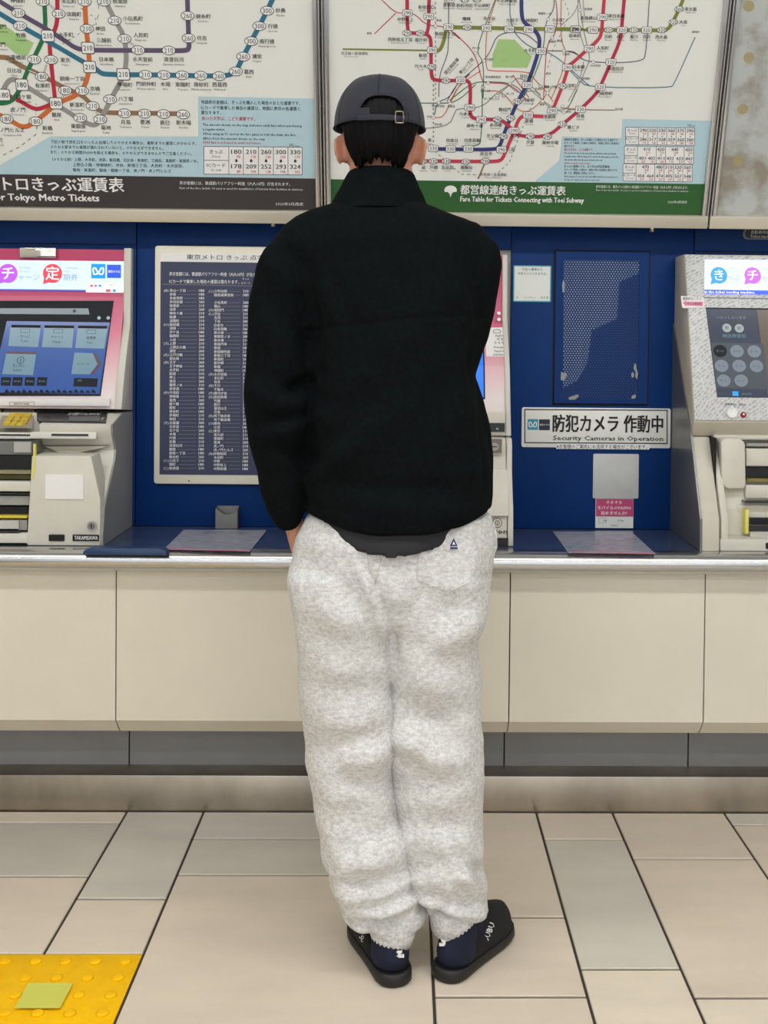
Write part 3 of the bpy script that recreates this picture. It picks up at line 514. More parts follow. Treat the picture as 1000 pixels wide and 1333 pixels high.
def tab(y0, top, bot, spans, xs):
    ys = [y0, y0+12.2, y0+22.5]; sk = .013; grid(m2, xs, ys, sk=sk, wd=.6)
    m2.text('きっぷ', (xs[0]+xs[1])/2, y0+4.2, 4.2, ink, 4, bold=.014); m2.text('(Ticket)', (xs[0]+xs[1])/2, y0+8, 2.6, ink, 4); m2.text('ICカード', (xs[0]+xs[1])/2, y0+15, 4.2, ink, 4, bold=.014); m2.text('(IC card)', (xs[0]+xs[1])/2, y0+19, 2.6, ink, 4)
    for i, (s, r) in enumerate(top): X = spans[i]; m2.text(s, X, y0+3.6+(X-xs[0])*sk, 6, ink, 4, width=9, bold=.02); m2.text(r, X+1.5, y0+8+(X-xs[0])*sk, 3.6, redink, 4, bold=.02); m2.disc(X, y0+11.2+(X-xs[0])*sk, .9, .8, ink, 4, 'arrow', 6)
    cw = (xs[-1]-xs[1])/len(bot)
    for i, (s, r) in enumerate(bot): X = xs[1]+cw*(i+.5); m2.text(s, X, y0+15.3+(X-xs[0])*sk, 6, ink, 4, width=9, bold=.02); m2.text(r, X+1.5, y0+19.8+(X-xs[0])*sk, 3.6, redink, 4, bold=.02)
x0, x1, x2 = 814.5, 831.5, 904.5; cw = (x2-x1)/6; X_ = [x1+cw*(i+.5) for i in range(6)]
tab(165.5, (('290', '150'), ('320', '160'), ('330', '170'), ('360', '180'), ('370', '190'), ('390', '200')), (('286', '143'), ('317', '158'), ('328', '164'), ('359', '179'), ('360', '180'), ('380', '190')), X_, [x0, x1]+[x1+cw*i for i in range(1, 7)])
dx = -1.6; tab(190, (('410', '210'), ('420', '210'), ('440', '220'), ('450', '230')), (('401', '200'), ('402', '201'), ('411', '205'), ('432', '216'), ('433', '216'), ('443', '221')), [X_[0]+cw/2+dx, X_[2]+dx, X_[3]+cw/2+dx, X_[5]+dx], [x0+dx, x1+dx, x1+2*cw+dx, x1+3*cw+dx, x1+5*cw+dx, x2+dx])
dx = -3.4; tab(213, (('470', '240'), ('480', '240'), ('510', '260'), ('520', '260'), ('560', '280')), (('454', '227'), ('464', '232'), ('474', '237'), ('495', '247'), ('507', '253'), ('548', '274')), [X_[0]+cw/2+dx, X_[2]+dx, X_[3]+dx, X_[4]+dx, X_[5]+dx], [x0+dx, x1+dx, x1+2*cw+dx, x1+3*cw+dx, x1+4*cw+dx, x1+5*cw+dx, x2+dx])
m2.text('円Yen', 900, 163.6, 4, ink, 4)
# ginkgo-leaf emblem
cx, cy = 586.7, 248; leaf = [(cx, cy+9), (cx-1.4, cy+4), (cx-4, cy+1.6), (cx-7.6, cy+1.8), (cx-8.2, cy-1), (cx-7, cy-4), (cx-4, cy-6), (cx, cy-6.7), (cx+4, cy-6), (cx+7, cy-4), (cx+8.2, cy-1), (cx+7.6, cy+1.8), (cx+4, cy+1.6), (cx+1.4, cy+4)]
m2.fill(leaf, white, 3, 'emblem')
m2.text('都営線連絡きっぷ運賃表', 599.5, 247, 13.4, white, 3, 'l', width=137, bold=.022); m2.text('Fare Table for Tickets Connecting with Toei Subway', 599.5, 258.6, 9.4, white, 3, 'l', width=161, bold=.03)
m2.text('表示金額には、東京メトロ線分の鉄道駅バリアフリー料金（大人10円）が含まれます。', 776, 242.8, 4.2, white, 3, 'l', width=120); m2.text('Part of the fare (adult: 10 yen) is used for installation of barrier-free facilities in stations.', 776, 247.2, 3, white, 3, 'l', width=121); m2.text('2023年3月改定', 882, 263, 4, white, 3, width=25)
# ------------------------------------------------------------------ notices on the blue cladding
WP = Pl((0, DW, ZT)); nv = mat('notice_navy', (44, 52, 84), .35)
nb = thing('braille_fare_board', 'white framed navy fare list board on the blue wall left of the person', 'sign board', tuple(WP.w(*WP.ab(290, 630))))
a0, b1 = WP.ab(203, 320); a1 = a0+.466; b0 = WP.ab(201, 629)[1]
MB().prism(rr(a0, b0, a1, b1, .008), WP.w, 0, .012).build('frame', mat('ivory_frame', (232, 228, 210), .4), nb, bev=.002)
fa0 = WP.ab(209.5, 500)[0]; fb1 = WP.ab(210, 341)[1]; fb0 = WP.ab(208, 617)[1]; fbt = WP.ab(210, 329.5)[1]; fa1 = a1-(fa0-a0)
MB().prism([(fa0, fb0), (fa1, fb0), (fa1, fb1), (fa0, fb1)], WP.w, .012, .0128).build('navy_field', nv, nb)
MB().prism([(fa0, fb1+.001), (fa1, fb1+.001), (fa1, fbt), (fa0, fbt)], WP.w, .012, .0128).build('title_field', white, nb)
NP = Pl((0, DW-.0128, ZT)); n1 = Print(NP, nb, .0004)
n1.text('東京メトロ きっぷ 点字運賃表', 243, 334.7, 7.6, ink, 1, 'l', width=130, bold=.014)
n1.text('表示金額には、鉄道駅バリアフリー料金（大人10円）が含まれます。', 220.5, 356.5, 5.4, white, 1, 'l', width=127, bold=.018); n1.text('ICカードで乗車した場合の運賃は異なります。', 220.5, 366.3, 5.6, white, 1, 'l', width=91, bold=.018)
n1.text('きっぷ', 320, 363, 3, white, 1); n1.text('ICカード', 320, 368.5, 3, white, 1); n1.line([(212, 370), (370, 373)], .5, c_gry, 1, 'rule_line')
NM = '青山一丁目 赤坂 赤坂見附 赤羽岩淵 秋葉原 浅草 麻布十番 綾瀬 淡路町 飯田橋 池袋 市ケ谷 稲荷町 入谷 上野 上野広小路 浦安 江戸川橋 恵比寿 王子 王子神谷 大手町 荻窪 押上 落合 御茶ノ水 表参道 外苑前 神楽坂 葛西 霞ケ関 要町 神谷町 茅場町 神田 北綾瀬 北参道 北千住 木場 行徳 京橋 清澄白河 銀座 銀座一丁目 錦糸町 九段下 麹町 後楽園 国立競技場'.split()
NM2 = '小竹向原 国会議事堂前  小伝馬町 駒込 桜田門 渋谷 志茂 下谷 白金台 白金高輪 新大塚 新御茶ノ水 新木場 新高円寺 新宿 新宿御苑前 新宿三丁目 新富町 新中野 新橋 神保町 水天宮前 末広町 住吉 千川 千駄木 雑司が谷 高田馬場 竹橋 辰巳 溜池山王 月島 地下鉄赤塚 地下鉄成増 築地 辻堂 東京 東大前 東陽町 豊洲 虎ノ門 虎ノ門ヒルズ 仲御徒町 永田町 中野 中野坂上 中野新橋 中野富士見町 中目黒'.split(' ')
FV = '180 180 180 260 210 260 210 260 210 210 210 180 260 260 210 210 260 210 210 260 260 210 210 260 260 210 180 180 210 260 180 210 180 210 210 300 180 260 210 300 210 210 180 180 260 210 180 210 210'.split()
for i in range(48):
    y = 378.2+i*4.92; sx = -.022*i*.6
    n1.text(NM[i], 221+sx, y, 4.3, white, 1, 'l', bold=.02); wl = len(NM[i])*4.3*.98; n1.line([(223+sx+wl, y+.3), (256+sx, y+.3)], .35, c_gry, 1, 'rule_line'); n1.text(FV[i], 262.6+sx, y, 4.6, white, 1, bold=.02, width=7)
    if NM2[i]:
        y += .8; n1.text(NM2[i], 279+sx, y, 4.3, white, 1, 'l', bold=.02); wl = len(NM2[i])*4.3*.98
        if wl < 32: n1.line([(281+sx+wl, y+.3), (313+sx, y+.3)], .35, c_gry, 1, 'rule_line')
        n1.text(FV[47-i], 320+sx, y, 4.6, white, 1, bold=.02, width=7)
for i, s in ((0, '(あ)'), (9, '(い)'), (14, '(う)'), (17, '(え)'), (19, '(お)'), (27, '(か)'), (35, '(き)'), (45, '(く)'), (47, '(こ)')): n1.text(s, 216.5, 378.2+i*4.92, 4, white, 1, bold=.015)
for i, s in ((0, '(こ)'), (5, '(さ)'), (6, '(し)'), (22, '(す)'), (25, '(せ)'), (27, '(そ)'), (28, '(た)'), (33, '(ち)'), (35, '(つ)'), (37, '(と)'), (43, '(な)')): n1.text(s, 275, 379+i*4.92, 4, white, 1, bold=.015)
NP.disc(MB(), 246, 626, .0025, 0, .001, 10).build('rivet', mat('rivet', (120, 110, 100), .4, .6), nb)
# camera notice
sg = thing('camera_notice', 'white sign with black border announcing security cameras on the blue wall', 'sign', tuple(WP.w(*WP.ab(776, 584))))
WP.rrect(MB(), 679.3, 530, 872.5, 583.5, .006, 0, .004).build('plate', mat('sign_white', (232, 232, 226), .35), sg, bev=.001)
WP.rect(MB(), 724, 577, 845, 585, .0041, .0048).build('strip_label', white, sg)
sp = Print(Pl((0, DW-.004, ZT)), sg, .0009)
def outline(pr, x0, y0, x1, y1, w_, m, lv, sk=.006, vs=0.):
    e = sk*(x1-x0)
    for p in ([(x0, y0), (x1, y0+e)], [(x0-vs, y1), (x1-vs, y1+e)], [(x0, y0-w_/2), (x0-vs, y1+w_/2)], [(x1, y0+e-w_/2), (x1-vs, y1+e+w_/2)]): pr.line(p, w_, m, lv, 'border')
outline(sp, 683.3, 533, 868.5, 576.2, 1.3, black, 0)
mteal = mat('emblem_cyan', (28, 148, 176), .4)
def emblem(pr, x0, y0, x1, y1, bgc, lv=1, fg=white):
    pr.box(x0, y0, x1, y1, bgc, lv, 'emblem'); cx, cy = (x0+x1)/2, (y0+y1)/2; s = (x1-x0)/13.5
    for k in (-1, 1): pr.line([(cx+k*x*s, cy+y*s) for x, y in ((0, 1.2), (1.2, 0), (2.4, -2.6), (3.8, -3.2), (4.9, -2.4), (4.9, 0), (4.4, 2.6), (2.6, 3.2), (1.2, 2.4), (0, 2.6))], 1.3*s, fg, lv+1, 'emblem')
    pr.line([(cx-1*s, cy+1.9*s), (cx+1*s, cy+1.9*s)], 1.6*s, fg, lv+1, 'emblem')
emblem(sp, 687, 545.5, 700.3, 559.5, mteal); sp.box(701.8, 545.8, 715.8, 560, mat('print_navy', (24, 30, 52), .4), 1, 'emblem'); sp.text('東京メトロ', 708.8, 552.8, 2.6, white, 2, bold=.03)
sp.text('防犯カメラ 作動中', 791.5, 552, 24, black, 2, width=143, bold=.03); sp.text('Security Cameras in Operation', 791.8, 570.3, 8.6, black, 2, width=143, bold=.025)
sp.text('※お客様のご案内にも活用する場合がございます。', 783.5, 581.6, 6.2, black, 2, width=118, bold=.012)
# point sticker (its QR code left out)
ps = thing('points_sticker', 'small white square sticker with teal edge high on the blue wall', 'sticker', tuple(WP.w(*WP.ab(693, 393))))
WP.rrect(MB(), 668.5, 345.3, 717.3, 393.3, .003, 0, .0012).build('sheet', mat('sticker_teal', (70, 160, 170), .4), ps)
WP.rect(MB(), 670, 346.8, 715.8, 391.8, .0012, .0015).build('face', mat('sticker_white', (228, 232, 228), .4), ps)
pp = Print(WP, ps, .0018); dteal = mat('dark_teal_ink', (30, 100, 110), .5); pp.text('今日の乗車から', 693, 350.8, 4, dteal, 1, bold=.02, width=27); pp.text('㋱ポイントつきますよ。', 693, 356.4, 4, dteal, 1, bold=.02, width=38)
pp.text('メトポ', 709, 387.4, 3.6, ink, 1, bold=.02); pp.text('＞ くわしく', 690, 387.4, 3, dteal, 1); pp.text('P', 673.5, 387.4, 4, redink, 1, bold=.03)
# grey plate + pink notice
gp = thing('grey_plate', 'blank pale grey square plate under the camera sign', 'plate', tuple(WP.w(*WP.ab(800, 649))))
WP.rrect(MB(), 772.3, 590.5, 831, 649, .004, 0, .0035).build('plate', mat('blank_grey', (196, 197, 194), .3, nz=.05, nscale=14), gp, bev=.0008)
pk = thing('pink_sticker', 'pink and white notice sticker below the blank grey plate', 'sticker', tuple(WP.w(*WP.ab(800, 688))))
WP.rrect(MB(), 775.5, 648.5, 824.3, 687.5, .001, 0, .0014).build('sheet', mat('sticker_white', (228, 232, 228), .4), pk)
q = Print(WP, pk, .0017); q.box(776, 649.2, 824.3, 672.5, mat('pink_ink', (190, 62, 112), .45), 0, 'pink_field')
q.text('そろそろ', 799.5, 654, 5.4, white, 1, bold=.012); q.text('モバイルのPASMO', 800, 661, 5.6, white, 1, width=44, bold=.012); q.text('始めませんか?', 799.5, 667.8, 5.6, white, 1, bold=.012, width=34)
q.text('Pay', 788, 677.4, 3.4, ink, 1, bold=.02); q.text('G Pay', 808, 677.4, 3.4, ink, 1, bold=.02); outline(q, 779.5, 674.2, 789, 680.5, .4, c_gry, 1); q.text('PASMO', 800, 684, 2.8, ink, 1)
# perforated speaker panel
sp2 = thing('perforated_cover', 'dark blue perforated metal cover with chipped paint on the blue wall', 'cover', tuple(WP.w(*WP.ab(782, 525))))
A0, B1 = WP.ab(723.5, 327.5); A1, _ = WP.ab(844.5, 329); _, B0 = WP.ab(720.5, 524.5)
MB().prism([(A0-.005, B0-.006), (A1+.005, B0-.006), (A1+.005, B1+.005), (A0-.005, B1+.005)], WP.w, 0, .0008).build('gap_seal', gap, sp2)
a0, b1 = WP.ab(733.5, 338.2); a1, _ = WP.ab(832.5, 339.5); _, b0 = WP.ab(732, 519)
pm = MB(); R_ = [(A0, B0, A1, b0), (A0, b1, A1, B1), (A0, b0, a0, b1), (a1, b0, A1, b1)]
for x0, y0, x1, y1 in R_: pm.prism([(x0, y0), (x1, y0), (x1, y1), (x0, y1)], WP.w, .001, .0085)
pm.build('frame', blue, sp2)
nc = 28; dxp = (a1-a0)/nc; nr = int((b1-b0)/(dxp*.8333)); dyp = (b1-b0)/nr; sheet = MB()
HX = [(0, -.6667), (.5, -.3333), (.5, .3333), (0, .6667), (-.5, .3333), (-.5, -.3333)]
for r in range(nr+1):
    for c in range(nc+1):
        cx = a0+(c+(.5 if r % 2 else 0))*dxp; cy = b0+r*dyp
        if cx < a0 or cx > a1+1e-6: continue
        out = []; inn = []
        for hx, hy in HX:
            X = min(max(cx+hx*dxp, a0), a1); Y = min(max(cy+hy*dyp, b0), b1); out.append(sheet_pt := WP.w(X, Y, .0078))
        for q_ in range(6):
            an = -math.pi/2+q_*math.pi/3; X = min(max(cx+.31*dxp*math.cos(an), a0), a1); Y = min(max(cy+.33*dxp*math.sin(an), b0), b1); inn.append(WP.w(X, Y, .0078))
        sheet.add(out+inn, [(i, (i+1) % 6, 6+(i+1) % 6, 6+i) for i in range(6)])
sheet.build('perforated_sheet', mat('blue_sheet', (10, 50, 108), .5, spec=.2), sp2, kind='stuff', label='blue sheet punched with rows of small round holes')
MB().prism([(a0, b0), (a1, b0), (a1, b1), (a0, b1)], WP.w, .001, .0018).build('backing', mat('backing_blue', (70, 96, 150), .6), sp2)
WP.solid(MB(), [(733.6, 338.5), (832, 339.5), (832, 356), (806, 367), (803, 415), (770, 430), (765, 470), (752, 495), (733, 505)], .003, .0045).build('added_pale_sheet', mat('added_pale_sheet', (205, 218, 232), .5), sp2)  # pale sheet added, cut to the area where the holes show bright reflection
chip = mat('chipped_paint', (150, 152, 150), .5, .3)
for pts in ([(732.5, 365), (735, 367), (734.5, 380), (732, 381), (731.3, 372)], [(730, 484), (738, 486), (737, 490), (733, 496), (729.5, 494)], [(740, 517), (752, 513), (753, 516), (748, 520), (740, 520)], [(822, 515), (827, 513), (827, 518), (821, 519)], [(825, 473), (827.5, 474), (828, 480), (830, 486), (829, 494), (826, 490), (827, 484), (824, 480)], [(821, 486), (824, 484), (825, 490), (822, 492)]):
    WP.solid(MB(), pts, .0079, .0088).build('paint_chip', chip, sp2)
# ------------------------------------------------------------------ things lying on the worktop
hold = thing('card_holder', 'small grey plastic holder standing against the blue wall', 'holder', tuple(P(296, 688, DW-.02)))
hx0 = float(P(281, 680, DW-.03)[0]); hx1 = float(P(309.5, 680, DW-.03)[0]); hz = float(P(295, 660, DW-.03)[2]); gpl = mat('grey_plastic', (108, 108, 108), .35)
MB().box(hx0, hx1, DW-.008, DW-.001, ZT+.001, hz).box(hx0, hx0+.003, DW-.032, DW-.008, ZT+.001, hz-.004).box(hx1-.003, hx1, DW-.032, DW-.008, ZT+.001, hz-.004).build('shell', gpl, hold, bev=.0008)
MB().prism([(hx0, ZT+.001), (hx1, ZT+.001), (hx1, hz-.012), ((hx0+hx1)/2+.008, hz-.02), ((hx0+hx1)/2-.008, hz-.02), (hx0, hz-.004)], lambda u, v, t: (u, t, v), DW-.036, DW-.032).build('front', mat('grey_plastic_front', (122, 122, 120), .3), hold)
def leaflet(name, label, px, tag_):
    q = [G(*p, ZT+.001) for p in px]; t = thing(name, label, 'leaflet', tuple(sum(q)/4), 'plastic-covered leaflets on the counter')
    pa = mat('leaflet_paper', (172, 176, 190), .4, rgb2=(104, 108, 134), nscale=26, stretch=(1, 2.5, 1), ramp=(.3, .6)); n = 12
    vs = []; fs = []
    for i in range(n+1):
        for j in range(n+1):
            u, v = i/n, j/n; p = (q[3]*(1-u)+q[2]*u)*(1-v)+(q[0]*(1-u)+q[1]*u)*v; vs.append((p[0], p[1], ZT+.0015+.0004))
    for i in range(n):
        for j in range(n): a = i*(n+1)+j; fs.append((a, a+n+1, a+n+2, a+1))
    MB().add(vs, fs).build('sheet', pa, t)
    vv = [(x, y, z+.0015+.0035*abs(noise.noise(Vector((x*26, y*30, 3)))))for x, y, z in vs]
    MB().add(vv, fs).build('plastic_cover', mat('clear_film', (235, 235, 240), .06, alpha=.22, spec=.9), t, smooth=True)
    e0, e1 = q[3], q[2]; MB().tube([e0+np.array([.01, .004, .002]), e1+np.array([-.004, .004, .002])], .0016, 6).build('pink_strip', mat('pink_strip', (204, 110, 130), .4), t)
    return t, q
t, q = leaflet('leaflet', 'leaflet in clear plastic on the counter left of the person', [(239, 690.5), (347, 690.8), (325, 718.5), (213, 716)], 0)

def flat_text(par, s, px, py, em, m, z=ZT+.0021):
    pl = Pl((0, 0, z)); pl.v = np.array([0, 1., 0]); pl.n = np.array([0, 0, 1.]); pl.O = np.array([0, 0, z]); pr = Print(pl, par, 0.); pr.text(s, px, py, em, m, 0, bold=.02)
flat_text(t, 'お知らせ  きっぷうりば', 290, 693.5, 5, ink)
t, q = leaflet('leaflet', 'leaflet in clear plastic on the counter right of the person', [(720, 692.5), (822, 692.5), (854, 722), (740, 720.5)], 0)
flat_text(t, 'ご案内', 742, 712, 4, c_blu)
# ------------------------------------------------------------------ ticket machines
def facepl(x, p0, p1):
    """plane through the world x axis whose side profile runs from (y,z)=p0 (bottom) to p1 (top)"""
    q = Pl((x, p0[0], p0[1])); d = np.array([0, p1[0]-p0[0], p1[1]-p0[1]], float); d /= np.linalg.norm(d); q.v = d; q.n = np.cross(q.u, d); return q
def yz(px, py, X):                       # (y, z) of a pixel on the vertical plane x = X
    q = hit(px, py, (X, 0, 0), (1, 0, 0)); return float(q[1]), float(q[2])
pink = bpy.data.materials.new('pink_gradient_print'); pink.use_nodes = True
def gradmat(m, z0, z1, c0, c1, c2):
    nt = m.node_tree; N = nt.nodes; L = nt.links; b = N['Principled BSDF']; b.inputs['Roughness'].default_value = .35
    g = N.new('ShaderNodeTexCoord'); s = N.new('ShaderNodeSeparateXYZ'); r = N.new('ShaderNodeMapRange'); c = N.new('ShaderNodeValToRGB')
    L.new(g.outputs['Object'], s.inputs[0]); L.new(s.outputs['Z'], r.inputs[0]); r.inputs[1].default_value = z0-ZT; r.inputs[2].default_value = z1-ZT; L.new(r.outputs[0], c.inputs[0]); L.new(c.outputs[0], b.inputs['Base Color'])
    c.color_ramp.elements[0].color = (*lin(c0), 1); c.color_ramp.elements[1].color = (*lin(c2), 1); e = c.color_ramp.elements.new(.55); e.color = (*lin(c1), 1)
def profile_plate(mb, q, pts, t0, t1): return q.solid(mb, pts, t0, t1)
scr_hd = mat('header_screen', (205, 226, 246), .3, emit=.42); s_blue = mat('screen_blue', (52, 84, 150), .15, emit=.25); s_btn = mat('screen_button', (104, 136, 152), .2, emit=.22); s_dark = mat('screen_dark', (30, 33, 38), .5, spec=.2)
s_red = mat('screen_red', (250, 70, 84), .3, emit=.35); s_vio = mat('screen_violet', (190, 90, 245), .3, emit=.35); s_cya = mat('screen_cyan', (20, 150, 235), .3, emit=.35); s_wht = mat('screen_white', (240, 245, 255), .3, emit=.45); s_ink = mat('screen_grey_ink', (150, 165, 190), .3, emit=.3)
s_roy = mat('screen_royal', (40, 80, 215), .3, emit=.5); s_band = mat('screen_band', (72, 84, 190), .3, emit=.5)
trimm = mat('machine_trim', (208, 206, 194), .38)
# ---- left machine
XR = -.7607; XLm = XR-.86
lt = thing('ticket_machine', 'left ticket machine with pink screen surround and yellow keypad', 'ticket machine', ((XR+XLm)/2, 3.1, ZT+.001), 'railway ticket machines on the counter')
t0_ = (3.262, yz(174, 324, XR)[1]); tc_ = (3.25, yz(174.3, 420, XR)[1]); t1_ = (3.256, yz(174.3, 387, XR)[1]); t2_ = yz(158, 533, XR); l0 = yz(157, 537, XR); l1 = yz(147, 559, XR); l2 = yz(149, 591, XR); l3 = yz(136.5, 660, XR)
yb = 2.965
up = [(DW-.002, t0_[1]), (t0_[0]-.006, t0_[1]), tc_, ((tc_[0]+t2_[0])/2-.006, (tc_[1]+t2_[1])/2), t2_, (DW-.002, t2_[1]-.01)]
trimw = .022
MB().profx(up, XR-.02, XR).build('side_trim', trimm, lt, bev=.002)
MB().profx(up, XLm, XLm+.02).build('side_trim', trimm, lt, bev=.002)
inn = [(DW-.002, t0_[1]-.004), (t0_[0]+.008, t0_[1]-.004), (t1_[0]+.006, t1_[1]), (t2_[0]+.012, t2_[1]), (DW-.002, t2_[1]-.01)]
gradmat(pink, 1.10, 1.42, (236, 222, 222), (222, 120, 150), (196, 62, 104))
MB().profx(inn, XLm+.02, XR-.02).build('screen_housing', pink, lt)
lo = [(DW-.002, t2_[1]-.012), (t2_[0]+.01, t2_[1]-.012), (l1[0]-.005, l1[1]+.012), (l1[0], l1[1]-.01), (l2[0]+.02, l2[1]+.01), (l2[0]+.008, l2[1]-.02), (l3[0], l3[1]), (yb, ZT+.03), (yb, ZT+.001), (DW-.002, ZT+.001)]
# side walls + front skin built as a body between x ranges
XF = float(hit(41, 650, (0, 3.0, 0), (0, 1, 0))[0])   # left edge of the smooth right block
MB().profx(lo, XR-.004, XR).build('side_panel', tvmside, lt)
MB().profx(lo, XF, XR-.004).build('lower_body', tvm, lt, bev=.004)
zd = yz(136, 593, XR)[1]; MB().prism([(XF, ZT+.001), (XR-.006, ZT+.001), (XR-.006, ZT+.12), (XR-.03, zd), (XF+.012, zd)], lambda u, v, t: (u, t, v), 2.962, 3.05).build('door_block', tvm, lt, bev=.004)
MB().profx([(DW-.002, t2_[1]-.012), (t2_[0]+.01, t2_[1]-.012), (l1[0]+.03, l1[1]-.01), (l1[0]+.045, l1[1]-.1), (l3[0]+.07, ZT+.14), (yb+.06, ZT+.001), (DW-.002, ZT+.001)], XLm, XF).build('recess_body', tvm, lt)
# upper face planes
UF = facepl(0, ((t1_[0]+t2_[0])/2, (t1_[1]+t2_[1])/2), (t1_[0]+.006, t1_[1])); HF = Pl((0, t0_[0]+.008-.0005, t0_[1]))
UF = facepl(0, (t2_[0]+.012, t2_[1]), (t1_[0]+.006, t1_[1]))
HP2 = Pl((0, t1_[0]+.0065, 1.5))
HP2.rect(MB(), -180, 336.5, 161.5, 379, 0, .003).build('header_display', scr_hd, lt)
h1 = Print(Pl((0, t1_[0]+.0035, 1.5)), lt, .0006)
h1.box(-180, 374.2, 112, 379.2, s_band, 0, 'display_band'); h1.box(112, 369, 161, 381, s_wht, 1, 'display_band')
def bubble(pr, cx, cy, r, m, ch, em): 
    pr.disc(cx, cy, r, r, m, 1, 'bubble', 24); pr.fill([(cx-r*.86, cy+r*.3), (cx-r*.3, cy+r*.9), (cx-r*1.0, cy+r*1.1)], m, 1.5, 'bubble'); pr.text(ch, cx, cy, em, s_wht, 3, bold=.01)
bubble(h1, 10.5, 356, 12.5, s_vio, 'チ', 19); bubble(h1, 68.5, 356, 12.5, s_red, '定', 19)
h1.text('ャージ', 38, 361, 9.5, s_ink, 2, width=27); h1.text('期券', 92, 361, 9.5, s_ink, 2, width=19); h1.text('Recharge', 33, 348, 4, s_ink, 2); h1.text('IC card', 32, 353, 4, s_ink, 2); h1.text('Commuter', 93, 348.5, 4, s_ink, 2); h1.text('Pass', 88, 353, 4, s_ink, 2)
emblem(h1, 119, 343.5, 137.3, 362.5, s_cya, fg=s_wht); h1.box(139.5, 344.5, 157.5, 362, s_roy, 1, 'emblem'); h1.text('東京メトロ', 148.5, 353.5, 4, s_wht, 2, bold=.03, width=15)
for i, (m, x) in enumerate(((s_red, 117.5), (s_vio, 123), (s_cya, 128.5))): h1.box(x, 370.5, x+3.5, 373.5, m, 2, 'tiny_marks')
h1.text('ポイント', 150, 371.5, 3.6, ink, 3, bold=.03); h1.box(138, 376.5, 144, 380, s_red, 3, 'tiny_marks'); h1.box(147, 376.5, 151, 380, s_cya, 3, 'tiny_marks')
HP2.rect(MB(), 27, 322.5, 74, 336.3, .002, .010).build('camera_mirror', mat('mirror', (220, 214, 205), .08, 1.), lt, bev=.002)
MB().tube([HP2.w(*HP2.ab(155, 410), .0), HP2.w(*HP2.ab(155, 410), .012)], .0055, 12).build('lock_screw', steel, lt)
# touch screen
UF.solid(MB(), [(-150, 392), (148, 392), (131, 515.5), (-150, 515.5)], -.006, .003).build('screen_bezel', s_dark, lt)
UP_ = facepl(0, (0, 0), (1, 0)); UP_.O = UF.O+UF.n*.003; UP_.v = UF.v; UP_.n = UF.n
u = Print(UP_, lt, .0005)
u.fill([(-140, 394), (147, 394), (130.5, 513.5), (-140, 513)], s_dark, 0, 'display_image'); u.fill([(-140, 401), (115, 401.5), (116.5, 409.5), (-140, 408)], mat('screen_slate', (84, 102, 112), .2, emit=.12), 1, 'display_image')
u.fill([(9, 418), (143, 420), (129.5, 513), (-10, 511), (-3, 470)], s_blue, 1, 'display_image')
for pts in ([(14, 424), (53.5, 424.5), (49.5, 452), (11, 450.5)], [(58, 424.5), (96.5, 425), (94, 453), (54.5, 452)], [(101.5, 425), (140, 426), (136, 454), (98, 453)], [(8.5, 459), (47.5, 460), (43, 488.5), (3, 487)]): u.fill(pts, s_btn, 2, 'display_image')
for x0, y0, x1 in ((15, 423, 53.5), (58.5, 423.5, 97), (102, 424, 140)): u.fill([(x0, y0), (x1, y0+.5), (x1-.6, y0+4), (x0-.6, y0+3.5)], s_dark, 3, 'display_image')
u.fill([(9, 457.5), (48, 458.5), (47.3, 461.5), (8.4, 460.5)], mat('screen_maroon', (84, 50, 58), .3), 3, 'display_image')
u.fill([(97, 459), (121, 460), (127, 474), (117, 487.5), (93, 487)], s_btn, 2, 'display_image'); u.fill([(121.5, 460), (126, 461), (132, 474), (122, 487.5), (117.5, 487.5), (127.5, 474)], mat('screen_maroon', (84, 50, 58), .3), 2, 'display_image')
for x in (2, 17, 33, 49): u.fill([(x, 491), (x+13, 491.3), (x+11.5, 502.5), (x-1, 502)], s_dark, 3, 'display_image'); u.text('¥1000', x+6, 496.5, 3.4, s_btn, 4)
u.fill([(97, 492), (127.5, 492.8), (126.5, 504), (95.5, 503)], s_dark, 3, 'display_image'); u.text('0円', 104, 495.5, 3.5, s_btn, 4)
for s, x, y in (('きっぷ', 33, 438), ('Ticket', 32, 444), ('チャージ', 75, 439), ('Charge', 74, 445), ('定期券', 119, 440), ('Pass', 117, 446), ('払い戻し', 25, 476), ('Refund', 23, 482), ('ICカード', 109, 474)): u.text(s, x, y, 4.2, ink, 4)
u.disc(27, 469, 5, 4.6, ink, 4, 'display_image'); u.disc(27, 469, 4.1, 3.7, s_btn, 4.3, 'display_image'); u.text('¥', 27, 469, 5, ink, 5, bold=.02); u.disc(129, 414, 2.3, 2.3, s_btn, 3, 'display_image'); u.disc(141, 414, 2.3, 2.3, s_btn, 3, 'display_image'); u.disc(97, 405, 2.2, 2.2, ink, 3, 'display_image')
for x, y, w_ in ((33, 430.5, 12), (76, 431, 12), (119, 432, 12)): outline(u, x-w_/2, y-2, x+w_/2, y+2.4, .5, ink, 4, 0)
for i in range(16): u.fill([(6+i*7.5, 511.5), (8+i*7.5, 506.5+(i*37 % 3)), (11+i*7.5, 508.5), (13+i*7.5, 512)], s_dark, 3, 'display_image')
# lip below the screen with label
LB = Pl((0, t2_[0]+.011-.004, 1.08)); lipb = MB(); LB.rect(lipb, -160, 516.5, 143, 529, -.01, .004); lipb.build('screen_lip', mat('lip_white', (236, 232, 230), .35), lt, bev=.0015)
l_ = Print(LB, lt, .0046); outline(l_, 13, 523, 45, 528, .4, ink, 0, .004); l_.text('SERVICE PANEL', 29, 525.4, 3, ink, 1, bold=.03)
